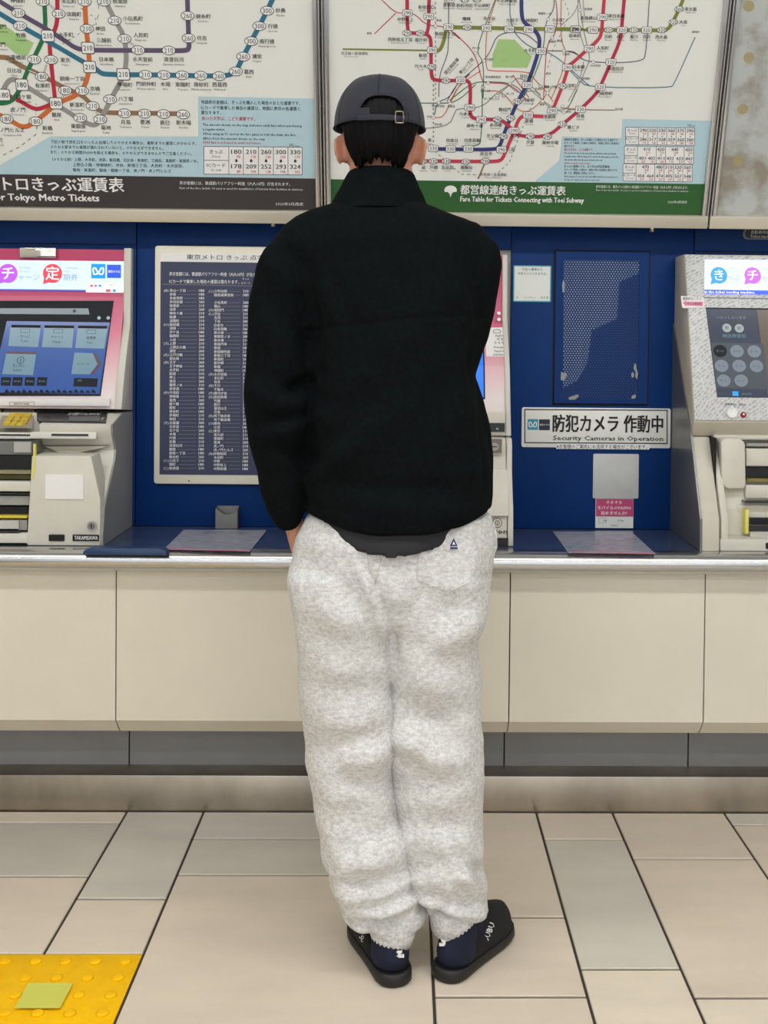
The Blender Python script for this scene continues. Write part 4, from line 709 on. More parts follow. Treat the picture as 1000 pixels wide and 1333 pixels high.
# amount display strip
AP = facepl(0, (l1[0]-.005, l1[1]+.012), (t2_[0]+.01, t2_[1]-.012))
AP.solid(MB(), [(49, 531.5), (141, 532), (138, 551.5), (52, 550), (48, 546), (48, 536)], -.003, .003).build('amount_panel', slotm, lt)
AQ = facepl(0, (0, 0), (1, 0)); AQ.O = AP.O+AP.n*.003; AQ.v = AP.v; AQ.n = AP.n; a_ = Print(AQ, lt, .0005)
a_.fill([(90.5, 542), (130.5, 542), (129.5, 548.5), (89.5, 548)], mat('lcd_grey', (92, 92, 96), .3), 1, 'amount_display'); a_.text('投入金額 TOTAL AMOUNT', 110, 539.3, 3.6, white, 1, width=42); a_.text('円', 133, 545.5, 3.6, white, 1)
for i in range(5):
    for j in range(4): a_.disc(57+i*1.8, 540+j*1.8, .5, .5, smoke, 1, 'speaker_dots', 6)
# keypad tray
KX0 = -.2; ktop = yz(0, 531, XF)
kp = facepl(0, (l1[0]-.0, l1[1]+.004), (t2_[0]+.02, t2_[1]-.016))
kp.solid(MB(), [(6, 532), (45, 532.5), (42, 557.5), (-2, 557)], .0, .002).build('keypad_well', mat('well_beige', (168, 160, 140), .5), lt)
kt = mat('key_yellow', (228, 196, 56), .4)
for r in range(3):
    for c in range(3):
        x = 17.5+c*8.7-r*2.9; y = 543.5+r*4.6; kp.rrect(MB(), x-3.6, y-2, x+3.6, y+1.9, .002, .002, .008).build('key', kt, lt)
kpr = facepl(0, (0, 0), (1, 0)); kpr.O = kp.O+kp.n*.008; kpr.v = kp.v; kpr.n = kp.n; kq = Print(kpr, lt, .0006)
for r in range(3):
    for c in range(3): kq.text(str(r*3+c+1), 17.5+c*8.7-r*2.9, 543.5+r*4.6, 4, ink, 0, bold=.02)
kp.solid(MB(), [(-60, 530), (4, 530.5), (-6, 558), (-70, 558)], -.004, .004).build('receipt_cover', tvm, lt, bev=.002)
# tray lip and slot bar
B1_ = Pl((0, l1[0]-.006, l1[1])); 
B1_.rrect(MB(), 40, 562, 126, 571.5, .004, -.02, .006).build('slot_bar', mat('bar_white', (226, 224, 214), .35), lt, bev=.002)
B1_.rect(MB(), 68, 564.3, 116, 567.7, .0055, .0072).build('card_slot', smoke, lt)
B1_.rrect(MB(), -90, 562, 42, 571.5, .004, -.03, .004).build('slot_bar', mat('bar_white', (226, 224, 214), .35), lt, bev=.002)
B1_.rect(MB(), -60, 564.3, 40.5, 567.4, .0035, .0052).build('note_slot', smoke, lt)
# curved hood above the coin bowl
B2_ = Pl((0, l2[0]+.012, l2[1]))
arc = lambda x0, x1, y, d, n=10: [(x0+(x1-x0)*i/n, y+d*math.sin(math.pi*i/n)) for i in range(n+1)]
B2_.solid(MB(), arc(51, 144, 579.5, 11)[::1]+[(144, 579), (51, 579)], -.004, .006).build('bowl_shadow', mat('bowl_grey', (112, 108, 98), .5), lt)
B2_.solid(MB(), [(60, 581), (141, 580.5), (128, 584), (100, 589.5), (80, 589.5), (72, 586)], .006, .008).build('bowl_insert', mat('well_beige_light', (206, 202, 184), .5), lt)
# white rectangle and labels on the lower front
FP = Pl((0, 2.962, ZT)); FP2 = Pl((0, 2.962, ZT))
FP2.rect(MB(), 59.5, 617.5, 109, 649.5, .0, .0035).build('white_label', white, lt)
FP3 = Pl((0, 2.962, ZT)); 
FP3.rrect(MB(), 64, 695.7, 84.3, 704.2, .002, .0, .004).build('black_tag', slotm, lt); FP3.rrect(MB(), 95, 695.7, 129.3, 704.2, .002, 0, .004).build('maker_plate', slotm, lt)
mp_ = Print(Pl((0, 2.958, ZT)), lt, .0006); mp_.text('TAKAMISAWA', 112.2, 700, 7, white, 1, width=30.5, bold=.03)
c0 = FP.w(*FP.ab(120, 684.5)); MB().tube([c0, c0+np.array([0, -.005, 0])], .0125, 24).build('key_lock', steel, lt); MB().tube([c0, c0+np.array([0, -.0062, 0])], .0085, 20).build('lock_core', mat('lock_grey', (128, 128, 124), .3, .6), lt); MB().box(c0[0]-.0012, c0[0]+.0012, c0[1]-.0075, c0[1]-.0055, c0[2]-.005, c0[2]+.005).build('keyhole', slotm, lt)
# recessed dispensers at the left
RY = 3.01
def rb(x0, y0, x1, y1, d0, d1, m, nm, bev=0):
    q = Pl((0, d0, ZT)); a0, b1 = q.ab(x0, y0); a1, b0 = q.ab(x1, y1); return MB().box(a0, a1, d0, d1, q.O[2]+b0, q.O[2]+b1).build(nm, m, lt, bev=bev)
rb(-70, 575, 41, 592, 2.995, 3.08, mat('smoked_window', (120, 120, 118), .1), 'window_flap'); rb(18, 575, 40, 589, 2.99, 2.995, mat('flap_pale', (176, 176, 170), .3), 'window_flap_end')
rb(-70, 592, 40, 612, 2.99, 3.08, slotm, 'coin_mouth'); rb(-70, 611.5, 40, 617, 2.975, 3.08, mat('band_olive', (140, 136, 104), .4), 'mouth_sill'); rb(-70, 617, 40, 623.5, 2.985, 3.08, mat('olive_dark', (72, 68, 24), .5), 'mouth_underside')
rb(-70, 626, 41, 640, 2.972, 3.08, tvm, 'middle_ledge', .003); rb(-70, 641, 39, 644, 2.985, 3.08, smoke, 'ticket_slot'); rb(-70, 645, 38, 657.5, 2.99, 3.08, mat('ledge_grey', (158, 158, 154), .25), 'ticket_flap'); rb(-70, 659, 36, 670.5, 2.99, 3.08, slotm, 'ticket_mouth')
rb(-70, 670.5, 35, 674.5, 2.972, 3.08, yel, 'guide_bar'); rb(-70, 677, 24, 688.5, 2.965, 3.08, mat('tray_grey', (196, 194, 186), .3), 'ticket_tray'); rb(24, 677, 35, 690, 2.975, 3.08, mat('tray_end', (150, 150, 144), .4), 'tray_end'); rb(-70, 690.5, 25, 693, 2.962, 3.02, smoke, 'tray_slot'); rb(-70, 693.5, 41, 707.2, 2.965, 3.08, tvm, 'bottom_ledge', .002)
B3_ = Pl((0, 2.962, ZT)); B3_.solid(MB(), [(43.5, 578), (46, 578), (46.5, 612), (42.5, 624), (41, 622), (43.5, 600)], -.01, .0015).build('yellow_strip', mat('pale_yellow', (226, 216, 110), .4), lt)
# ---- middle machine (mostly behind the person)
XR2 = .288; XL2 = XR2-.50
mt = thing('ticket_machine', 'middle ticket machine behind the person, only its pink right edge showing', 'ticket machine', ((XR2+XL2)/2, 3.1, ZT+.001), 'railway ticket machines on the counter')
pa = yz(661.5, 331, XR2); pb = yz(662, 415, XR2); pc = yz(665, 569, XR2); pd_ = yz(668.5, 700, XR2)
pa = (3.262, pa[1]); ZS = pc[1]; yB = 3.0
up2 = [(DW-.002, pa[1]), (pa[0], pa[1]), (3.245, pb[1]), (3.15, (pb[1]+ZS)/2+.03), (3.09, ZS+.004), (DW-.002, ZS+.004)]
MB().profx(up2, XR2-.014, XR2).build('side_trim', trimm, mt, bev=.002); MB().profx(up2, XL2, XL2+.014).build('side_trim', trimm, mt, bev=.002)
pink2 = pink
in2 = [(y+(.008 if 0 < i < 5 else 0), z-(.003 if i < 2 else 0)) for i, (y, z) in enumerate(up2)]
MB().profx(in2, XL2+.014, XR2-.014).build('screen_housing', pink2, mt)
M_ = facepl(0, (3.098, ZS), (3.253, pb[1])); M_ = facepl(0, (3.158, (pb[1]+ZS)/2+.03), (3.253, pb[1])); M2 = facepl(0, (3.098, ZS+.004), (3.158, (pb[1]+ZS)/2+.03))
M_.solid(MB(), [(631.5, 427), (656, 426.5), (656.8, 464.3), (633, 464)], 0, .0016).build('language_label', white, mt)
MQ = facepl(0, (0, 0), (1, 0)); MQ.O = M_.O+M_.n*.0016; MQ.v = M_.v; MQ.n = M_.n; lq = Print(MQ, mt, .0005)
for s, y in (('English', 437), ('中 文', 441.8), ('한 국 어', 446.5), ('Français', 452), ('Español', 457), ('ภาษาไทย', 461.7)): lq.text(s, 655.3, y, 3.8, ink, 0, 'r', bold=.02)
lq.line([(644, 429.5), (650.5, 429.3), (652, 431), (651.5, 433.6), (643.5, 433.6), (642, 431.5), (644, 429.5)], .7, ink, 0, 'hand_sign')
for y in (408, 416): c0 = HP2.w(*HP2.ab(648.5, y), .0); c0[1] = 3.245; MB().tube([c0, c0+np.array([0, -.012, 0])], .005, 10).build('hinge_screw', steel, mt)
a_scr = M_.ab(629.5, 470)[0]; a_l = XL2+.05
for q, z0, z1 in ((M_, 0, np.linalg.norm([3.253-3.158, pb[1]-((pb[1]+ZS)/2+.03)])-.03),):
    MB().prism([(a_l, z0), (a_scr+.003, z0), (a_scr+.003, z1), (a_l, z1)], q.w, 0, .002).build('screen_bezel', s_dark, mt); MB().prism([(a_l+.004, z0), (a_scr-.001, z0), (a_scr-.001, z1-.01), (a_l+.004, z1-.01)], q.w, .002, .003).build('touch_screen', mat('screen_bright_blue', (40, 110, 230), .2, emit=.5), mt)
z1 = np.linalg.norm([3.158-3.098, (pb[1]+ZS)/2+.026-ZS]); MB().prism([(a_l, .1), (a_scr+.003, .1), (a_scr+.003, z1), (a_l, z1)], M2.w, 0, .002).build('screen_bezel', s_dark, mt); MB().prism([(a_l+.004, .105), (a_scr-.001, .105), (a_scr-.001, z1), (a_l+.004, z1)], M2.w, .002, .003).build('touch_screen', mat('screen_bright_blue', (40, 110, 230), .2, emit=.5), mt)
M3 = Pl((0, 3.094, ZS)); M3.rect(MB(), 500, 536, 657.5, 565.5, -.01, 0).build('lip_panel', tvm, mt, bev=.001); M3.rect(MB(), 520, 549.5, 657, 562, 0, .004).build('amount_panel', slotm, mt); qq = Print(Pl((0, 3.09, ZS)), mt, .0006); qq.text('円', 647.5, 558.5, 3.4, white, 0)
lo2 = [(DW-.002, ZS), (3.075, ZS), (3.06, ZS-.02), (3.055, ZS-.09), (yB+.01, ZT+.1), (yB, ZT+.03), (yB, ZT+.001), (DW-.002, ZT+.001)]
MB().profx(lo2, XL2+.004, XR2-.016).build('lower_body', tvm, mt, bev=.003); MB().profx([(y-(.002 if 0 < i < 7 else 0), z) for i, (y, z) in enumerate(lo2)], XR2-.0145, XR2).build('side_panel', tvm, mt, bev=.002); MB().profx(lo2, XL2-.01, XL2+.003).build('side_panel', tvm, mt)
M4 = Pl((0, 3.055, ZS)); M4.rrect(MB(), 630, 570, 655, 591, .003, -.001, .006).build('coin_slot_frame', trimm, mt); M4.rrect(MB(), 632, 571, 653, 589.5, .002, .006, .008).build('coin_slot_plate', mat('slot_bronze', (120, 112, 102), .3, .6), mt)
c0 = M4.w(*M4.ab(643.5, 581), .008); MB().tube([c0, c0+np.array([0, -.004, 0])], .011, 20).build('coin_dial', mat('dial_grey', (150, 146, 138), .25, .7), mt, smooth=False); MB().box(c0[0]-.007, c0[0]+.007, c0[1]-.0055, c0[1]-.004, c0[2]-.0012, c0[2]+.0012).build('coin_slit', slotm, mt)
M5 = facepl(0, (yB+.01, ZT+.1), (3.055, ZS-.09)); M5.solid(MB(), [(608, 597), (660, 598), (662, 672), (608, 672)], 0, .003).build('service_door', tvm, mt, bev=.001)
M6 = Pl((0, yB, ZT)); M6.rect(MB(), 560, 699.5, 661.5, 711.3, 0, .004).build('black_tag', slotm, mt); qm = Print(M6, mt, .0008)
qm.text('omron', 660.5, 691.5, 9.5, ink, 1, 'r', bold=.012, width=34); qm.disc(647.5, 680.5, 6.2, 6.2, ink, 1, 'symbol'); qm.disc(647.5, 680.5, 5.5, 5.5, tvm, 2, 'symbol'); qm.disc(647.5, 680.5, 3, 3.4, ink, 3, 'symbol'); qm.disc(647.5, 680.5, 2.2, 2.6, tvm, 4, 'symbol'); qm.box(647.1, 678.6, 647.9, 682.4, ink, 5, 'symbol')
# ---- right machine
XR3 = .7607; XE = XR3+.86
rt = thing('ticket_machine', 'right ticket machine with silver patterned face and round screen buttons', 'ticket machine', ((XR3+XE)/2, 3.1, ZT+.001), 'railway ticket machines on the counter')
silv = bpy.data.materials.new('silver_scroll_print'); silv.use_nodes = True
nt = silv.node_tree; N = nt.nodes; L = nt.links; b = N['Principled BSDF']; b.inputs['Roughness'].default_value = .35
tc = N.new('ShaderNodeTexCoord'); mp = N.new('ShaderNodeMapping'); mp.inputs['Scale'].default_value = (42, 42, 42); mp.inputs['Rotation'].default_value = (0, .7, 0); L.new(tc.outputs['Object'], mp.inputs[0])
vo = N.new('ShaderNodeTexVoronoi'); vo.feature = 'DISTANCE_TO_EDGE'; vo.inputs['Scale'].default_value = 1.6; L.new(mp.outputs[0], vo.inputs['Vector']); wv = N.new('ShaderNodeTexWave'); wv.wave_type = 'RINGS'; wv.rings_direction = 'SPHERICAL'; wv.inputs['Scale'].default_value = .9; wv.inputs['Distortion'].default_value = 5; L.new(mp.outputs[0], wv.inputs['Vector'])
mx = N.new('ShaderNodeMath'); mx.operation = 'MULTIPLY'; L.new(vo.outputs['Distance'], mx.inputs[0]); L.new(wv.outputs['Fac'], mx.inputs[1]); r = N.new('ShaderNodeValToRGB'); r.color_ramp.elements[0].position = .02; r.color_ramp.elements[1].position = .12; r.color_ramp.elements[0].color = (*lin((210, 212, 212)), 1); r.color_ramp.elements[1].color = (*lin((176, 178, 178)), 1); L.new(mx.outputs[0], r.inputs[0]); L.new(r.outputs[0], b.inputs['Base Color'])
f0 = yz(888.8, 331, XR3); f1 = yz(901.5, 549, XR3); f2 = yz(899.5, 568, XR3); g1 = yz(911.4, 675.5, XR3); sT = yz(880, 421, XR3)
hs = [(DW-.002, f0[1]), (f0[0], f0[1]), (f1[0], f1[1]), (f2[0]+.012, f2[1]), (DW-.002, f2[1])]
MB().profx(hs, XR3+.004, XE).build('screen_housing', mat('housing_beige', (196, 188, 172), .4), rt, bev=.003)
ga = yz(907, 612, XR3)
MB().profx([(DW-.002, sT[1]), (DW-.01, sT[1]), (f2[0]+.02, f2[1]+.03), (f2[0], f2[1]), (g1[0]-.0, g1[1]), (g1[0]-.003, ZT+.001), (DW-.002, ZT+.001)], XR3, XR3+.006).build('side_panel', mat('side_steel', (120, 120, 118), .3, .5, nz=.05), rt)
RF = facepl(0, f1, f0)
MB().prism([(XR3+.006, .004), (XE-.01, .004), (XE-.01, RF.ab(940, 333)[1]), (XR3+.006, RF.ab(940, 333)[1])], RF.w, .0, .004).build('face_plate', silv, rt, bev=.001)
RQ = facepl(0, (0, 0), (1, 0)); RQ.O = RF.O+RF.n*.004; RQ.v = RF.v; RQ.n = RF.n
RQ.solid(MB(), [(917.5, 338), (1120, 340), (1120, 385), (917, 382.5)], 0, .002).build('header_display', scr_hd, rt)
RR = facepl(0, (0, 0), (1, 0)); RR.O = RF.O+RF.n*.006; RR.v = RF.v; RR.n = RF.n; hr = Print(RR, rt, .0006)
hr.fill([(917.2, 377), (1120, 380), (1120, 385), (917, 382.5)], s_roy, 0, 'display_band'); hr.text('at the ticket vending machine.', 950, 380.2, 5, s_wht, 1, bold=.02, width=66)
bubble(hr, 936, 358.5, 10.8, s_cya, 'き', 16); bubble(hr, 980, 358.8, 10.8, s_vio, 'チ', 16)
hr.text('っぷ', 955.5, 361.5, 9, s_ink, 2); hr.text('ャージ', 1005, 362.5, 9, s_ink, 2); hr.text('Tickets', 953, 349, 4, s_ink, 2); hr.text('from here', 956, 353, 3.6, s_ink, 2); hr.text('きっぷうりば', 958, 368.5, 3.4, s_ink, 2); hr.text('Recharge', 1001, 350, 4, s_ink, 2)
RQ.solid(MB(), [(910, 387), (1120, 390), (1120, 391), (910, 388)], -.002, .0006).build('seam', mat('seam_grey', (110, 108, 104), .5), rt)
RQ.solid(MB(), [(918.8, 400.5), (1120, 403), (1120, 519), (933.8, 517)], -.002, .0015).build('screen_bezel', s_dark, rt)
RS = facepl(0, (0, 0), (1, 0)); RS.O = RF.O+RF.n*.0056; RS.v = RF.v; RS.n = RF.n; r_ = Print(RS, rt, .0004)
sl = mat('screen_navy_grey', (62, 70, 88), .15, emit=.12); r_.fill([(919.5, 402), (985.5, 403), (1000, 517.5), (934, 516)], sl, 0, 'display_image'); r_.fill([(985.5, 403), (1120, 405), (1120, 520), (1000, 517.5)], mat('screen_brown', (110, 96, 84), .2), 0, 'display_image')
r_.fill([(926, 446), (994, 447.5), (1001, 507), (933, 505)], mat('screen_slate_dark', (76, 84, 94), .2, emit=.1), 1, 'display_image')
r_.text('いらっしゃいませ', 952, 413.5, 4.6, s_btn, 2, width=38); r_.text('明治神宮前', 956, 437.5, 5.4, s_btn, 2, width=30)
for x, y in ((946.3, 427), (962.5, 427.5)): r_.disc(x, y, 6, 5.6, mat('screen_disc', (150, 160, 160), .3, emit=.2), 2, 'display_image'); r_.text('駅', x, y, 5, ink, 3)
for x, y, m in ((937.5, 457, s_dark), (959.5, 457.3, 0), (982, 457.5, 0), (939.5, 476.3, 0), (962.3, 476.3, 0), (985, 476.7, 0), (942.3, 495.5, 0), (965, 495.5, 0)):
    r_.disc(x, y, 8.9, 8., m or mat('screen_bubble', (112, 124, 138), .3, emit=.15), 2, 'display_image'); r_.text('きっぷ', x, y, 3.4, s_btn if m else ink, 3)
r_.box(953.5, 509.5, 961.5, 515.5, s_cya, 2, 'display_image'); r_.text('JAPANESE', 972, 512.8, 3, s_btn, 2)
# controls under the screen
def knob(px, py, r, h, m, nm): c = RQ.w(*RQ.ab(px, py), 0); return MB().tube([c, c+RQ.n*h*.7, c+RQ.n*h], [r, r*.95, r*.8], 20).build(nm, m, rt, smooth=False)
knob(952.8, 538, .0155, .008, mat('knob_white', (236, 236, 232), .3), 'call_button'); knob(951.8, 532, .0045, .0095, steel, 'button_pin'); knob(967.8, 540.3, .008, .006, mat('red_lamp', (150, 16, 28), .2), 'red_lamp'); knob(967.5, 540, .003, .0068, white, 'lamp_glint')
qk = Print(RQ, rt, .0006); qk.text('係員呼出', 950, 526.3, 3.4, ink, 0, bold=.015); qk.text('呼出中', 966.5, 526.8, 3.4, ink, 0, bold=.015)
RQ.solid(MB(), [(886.2, 385.5), (916, 387), (917.3, 399), (915, 400.8), (890, 401.5), (888, 400)], .0005, .0018).build('arrow_sticker', mat('sticker_cream', (236, 228, 226), .4), rt, label='cream sticker with a pink arrow')
RT = facepl(0, (0, 0), (1, 0)); RT.O = RF.O+RF.n*.0058; RT.v = RF.v; RT.n = RF.n; qs = Print(RT, rt, .0006); pk2 = mat('arrow_pink', (226, 120, 160), .4)
qs.fill([(889, 394.5), (893.5, 391), (893.5, 393), (915, 393), (915, 398.5), (893.5, 397.5), (893.5, 398.5)], pk2, 0, 'arrow'); qs.text('運賃表はこちら', 901, 389, 4, ink, 1, width=24, bold=.015); qs.text('きっぷ運賃表', 904, 395.5, 3.2, mat('maroon_ink', (120, 30, 60), .5), 1, bold=.02)
# lower unit
ym = g1[0]
xp1 = float(hit(924, 570, (0, f2[0], 0), (0, 1, 0))[0])
pil = [(DW-.1, f2[1]-.002), (f2[0]+.004, f2[1]-.002), (g1[0], g1[1]), (g1[0]-.003, ZT+.001), (DW-.1, ZT+.001)]
MB().profx(pil, XR3+.006, xp1).build('front_pillar', mat('pillar_beige', (204, 198, 182), .42, nz=.05, nscale=10), rt, bev=.002)
MB().box(xp1, xp1+.006, g1[0]+.06, DW-.1, ZT+.001, f2[1]).build('dark_joint', gap, rt)
def sb(x0, y0, x1, y1, d0, d1, m, nm, bev=0, par=rt):
    q = Pl((0, d0, ZT)); a0, b1 = q.ab(x0, y0); a1, b0 = q.ab(x1, y1); return MB().box(a0, a1, d0, d1, q.O[2]+b0, q.O[2]+b1).build(nm, m, par, bev=bev)
body = [(DW-.1, f2[1]-.004), (f2[0]+.03, f2[1]-.004), (g1[0]+.07, ZT+.1), (g1[0]+.07, ZT+.001), (DW-.1, ZT+.001)]
MB().profx(body, xp1+.006, XE).build('recess_body', tvm, rt)
# frame around the recess: left arm
fr = [(f2[0]+.05, f2[1]-.003), (f2[0]+.004, f2[1]-.003), (g1[0]+.004, g1[1]), (g1[0]+.001, ZT+.001), (g1[0]+.07, ZT+.001)]
MB().profx(fr, xp1+.006, xp1+.024).build('recess_frame', trimm, rt, bev=.003)
sb(930, 566, 1120, 574, f2[0]-.006, f2[0]+.05, trimm, 'recess_frame', .004); sb(938, 702, 1120, 718.3, g1[0]-.001, g1[0]+.08, trimm, 'bottom_ledge', .002)
hd = MB(); q0 = Pl((0, 3.005, ZT)); q0.solid(hd, [(938, 572), (944, 569.5), (965, 569.5), (970.5, 576), (972, 630), (970, 636), (948, 636.5), (939, 630), (937, 600)], 0, .0); 
A_ = q0.poly([(938.5, 574), (944, 570.5), (964.5, 570.5), (970.5, 577), (971.5, 631), (969.5, 636), (948, 636.5), (939.5, 630)])
MB().prism(A_, lambda u, v, t: q0.w(u, v, t), -.05, .0).build('cover_box', tvm, rt, bev=.005)
sb(972, 577, 1120, 582, 3.04, 3.1, mat('ledge_grey', (158, 158, 154), .25), 'slot_line'); sb(972, 584, 1120, 608, 3.035, 3.1, tvm, 'upper_panel', .003); sb(971, 609, 1120, 622, 3.03, 3.1, slotm, 'coin_mouth'); sb(973, 623, 1120, 628, 3.015, 3.1, mat('olive_bar', (132, 118, 60), .4), 'guide_bar')
sb(971, 631, 1120, 650, 3.02, 3.1, tvm, 'middle_ledge', .003); sb(970, 652.5, 1120, 656, 3.0, 3.1, smoke, 'ticket_slot'); sb(960, 657, 1120, 668, 3.02, 3.1, tvm, 'lower_panel', .002); sb(970.5, 663, 975, 695.5, 2.995, 3.1, mat('pale_yellow', (226, 216, 110), .4), 'yellow_strip', .002)
sb(976.5, 674, 1120, 684, 3.01, 3.1, slotm, 'ticket_mouth'); sb(976.5, 685.5, 1120, 691, 3.0, 3.1, smoke, 'ticket_sill'); sb(977, 692.5, 1120, 700, 2.99, 3.1, mat('tray_grey', (196, 194, 186), .3), 'ticket_tray'); 
q1 = Pl((0, g1[0]-.001, ZT)); q1.rrect(MB(), 997, 706.5, 1018, 714.5, .002, 0, .003).build('black_tag', slotm, rt)
# ------------------------------------------------------------------ the person
PD = 2.36
person_base = (float(G(550, 1255)[0]), PD, 0)
BASE['person'] = np.array(person_base)
skin = mat('skin', (196, 138, 112), .5, nz=.06, nscale=30, bump=.05)
def X_(px, py, D=PD): return float(P(px, py, D)[0])
def Z_(py, D=PD, px=520): return float(P(px, py, D)[2])
def ring(cx, cy, z, rx, ry, n=28, e=2.2, tilt=(0, 0), back=1., sag=0.):
    o = []
    for q in np.linspace(0, 2*math.pi, n, endpoint=False):
        c, s = math.cos(q), math.sin(q); x = rx*math.copysign(abs(c)**(2/e), c); y = ry*math.copysign(abs(s)**(2/e), s)
        if y < 0: y *= back
        o.append((cx+x, cy+y, z+tilt[0]*x+tilt[1]*y+sag*(x/rx)**2))
    return o
def pxrings(rows, n=28, e=2.2, D0=PD):
    """rows: (py, x_left, x_right, D, ry)"""
    out = []
    for py, xl, xr, D, ry in rows:
        a, b = P(xl, py, D), P(xr, py, D); out.append(ring((a[0]+b[0])/2, D, (a[2]+b[2])/2, abs(b[0]-a[0])/2, ry, n, e))
    return out
def dome(rings, up=.03, dn=.03):        # round both ends of a loft
    def end(r, dz):
        r = np.array(r); c = r.mean(0); return [[tuple(c+(p-c)*k+np.array([0, 0, dz*h])) for p in r] for k, h in ((.86, .5), (.55, .86), (.2, 1))]
    top = end(rings[0], up)[::-1]; bot = end(rings[-1], -dn); return top+[list(map(tuple, r)) for r in rings]+bot
# --- body: one continuous skinned figure
b = MB(); hx = X_(495, 190); hz = Z_(190); HY = PD-.005
zc_ = Z_(99.6)                                   # crown with cap
zt = zc_-.008; chin = zt-.228
hr_ = []
for f_, rx, y0, ry in ((0, .022, .01, .03), (.035, .034, .006, .040), (.10, .048, .002, .054), (.20, .062, .002, .072), (.32, .0735, .002, .090), (.45, .074, .004, .093), (.58, .071, .012, .083), (.70, .066, .022, .072), (.82, .056, .034, .060), (.92, .043, .045, .045), (.985, .028, .052, .03), (1.0, .012, .054, .014)):
    hr_.append(ring(hx, HY+y0, zt-f_*.228, rx, ry, 28, 2.1))
b.loft(hr_)
def blob(c, r, n=14, rot=0.):
    rs = []
    for t in np.linspace(-1, 1, 9):
        t = max(-.985, min(.985, t)); k = math.sqrt(1-t*t); rs.append([(c[0]+r[0]*k*math.cos(q)*math.cos(rot)-r[1]*k*math.sin(q)*math.sin(rot), c[1]+r[0]*k*math.cos(q)*math.sin(rot)+r[1]*k*math.sin(q)*math.cos(rot), c[2]+r[2]*t) for q in np.linspace(0, 2*math.pi, n, endpoint=False)])
    return b.loft(rs)
blob((hx, HY+.104, chin+.085), (.011, .016, .022)); blob((hx, HY+.11, chin+.075), (.016, .013, .009)); blob((hx, HY+.098, chin+.047), (.022, .008, .007)); blob((hx, HY+.09, chin+.018), (.018, .016, .014))
for s in (-1, 1): blob((hx+s*.03, HY+.088, chin+.122), (.02, .01, .007)); blob((hx+s*.036, HY+.075, chin+.082), (.018, .018, .018))
# ears
def ear(px0, px1, s):
    zc2 = Z_(197); x0 = X_((px0+px1)/2, 197, PD-.01)
    b.add(*ear_mesh(x0, PD-.002, zc2, s))
def ear_mesh(x0, y0, z0, s):
    v = []; f = []; n = 20; prof_ = []
    for k, (off, sc, nx) in enumerate(((-.004, .55, 0), (-.0045, .9, 0), (0, 1, 0), (.0045, .9, 0), (.003, .55, 0))):
        for q in np.linspace(0, 2*math.pi, n, endpoint=False):
            yy = .0175*sc*math.cos(q)*(1+.4*math.sin(q)); zz = .0325*sc*math.sin(q); L_ = -yy    # yy: front(+) to back(-)
            an = math.radians(52); ox = s*(off*math.cos(an)+L_*math.sin(an)); oy = yy*math.cos(an)+off*math.sin(an)
            v.append((x0+ox, y0+oy, z0+zz))
    for k in range(4):
        for i in range(n): a = k*n+i; c = k*n+(i+1) % n; f.append((a, c, c+n, a+n))
    f.append(tuple(range(n))); f.append(tuple(range(4*n, 5*n))[::-1]); return v, f
ear(433, 452, -1); ear(538, 557, 1)
for s, px in ((-1, 446), (1, 545)): blob((X_(px, 200, PD)+(-s)*.004, PD+.008, Z_(198)), (.012, .014, .024))
# neck, trunk
nx = X_(496, 225)
b.loft(dome([ring(nx, PD+.008, z_, rx, ry, 24) for z_, rx, ry in ((zt-.15, .058, .06), (zt-.19, .063, .062), (Z_(222), .066, .062), (Z_(245), .064, .062), (Z_(262), .062, .06))], .02, .03))
b.loft(dome(pxrings([(266, 458, 537, PD+.01, .06), (285, 430, 570, PD+.008, .07), (315, 392, 600, PD, .09), (360, 395, 600, PD, .105), (440, 412, 600, PD, .10), (520, 418, 606, PD, .095), (600, 424, 612, PD, .095), (660, 418, 616, PD, .10), (730, 404, 622, PD, .10), (775, 412, 612, PD, .075)]), .02, .02))
def limb(pts, rs, n=16): b.tube(pts, rs, n)
def W3(px, py, D): return P(px, py, D)
lsh, lel, lwr = W3(388, 338, PD), W3(366, 515, PD-.008), W3(377, 664, PD+.01)
limb([lsh, (lsh+lel)/2, lel, (lel+lwr)/2, lwr], [.044, .042, .036, .034, .026])
rsh, rel, rwr = W3(602, 334, PD), W3(594, 495, PD+.035), W3(614, 655, PD+.05)
limb([rsh, (rsh+rel)/2, rel, (rel+rwr)/2, rwr], [.044, .040, .032, .030, .025])
def hand(wr, dirn, side, fwd):
    d = np.array(dirn, float); d = d/np.linalg.norm(d); f_ = np.array(fwd, float); f_ = f_ - d*(f_@d); f_ /= np.linalg.norm(f_); s_ = np.cross(d, f_)   # f_: across the palm
    rings_ = []
    for t, w_, h_ in ((-.01, .026, .021), (.02, .030, .019), (.05, .038, .017), (.085, .040, .015), (.10, .036, .012)):
        c = wr+d*t; rings_.append([c+f_*w_*math.cos(q)+s_*h_*math.sin(q) for q in np.linspace(0, 2*math.pi, 16, endpoint=False)])
    b.loft(rings_)
    for i, (o, L_) in enumerate(((.031, .062), (.0105, .072), (-.0105, .068), (-.031, .052))):
        p0 = wr+d*.088+f_*o; c_ = side*s_; b.tube([p0, p0+d*L_*.4+c_*.004, p0+d*L_*.72+c_*.014, p0+d*L_*.95+c_*.028], [.009, .0085, .008, .0065], 10)
    p0 = wr+d*.03+f_*.026; b.tube([p0, p0+d*.03+f_*.022, p0+d*.055+f_*.03+side*s_*.008, p0+d*.075+f_*.03+side*s_*.014], [.012, .0105, .0095, .0075], 10)
hand(lwr+np.array([.004, .004, -.012]), (.22, .30, -1), 1, (.1, 1, .3)); hand(rwr, (-.15, .35, -1), -1, (-.1, 1, .3))
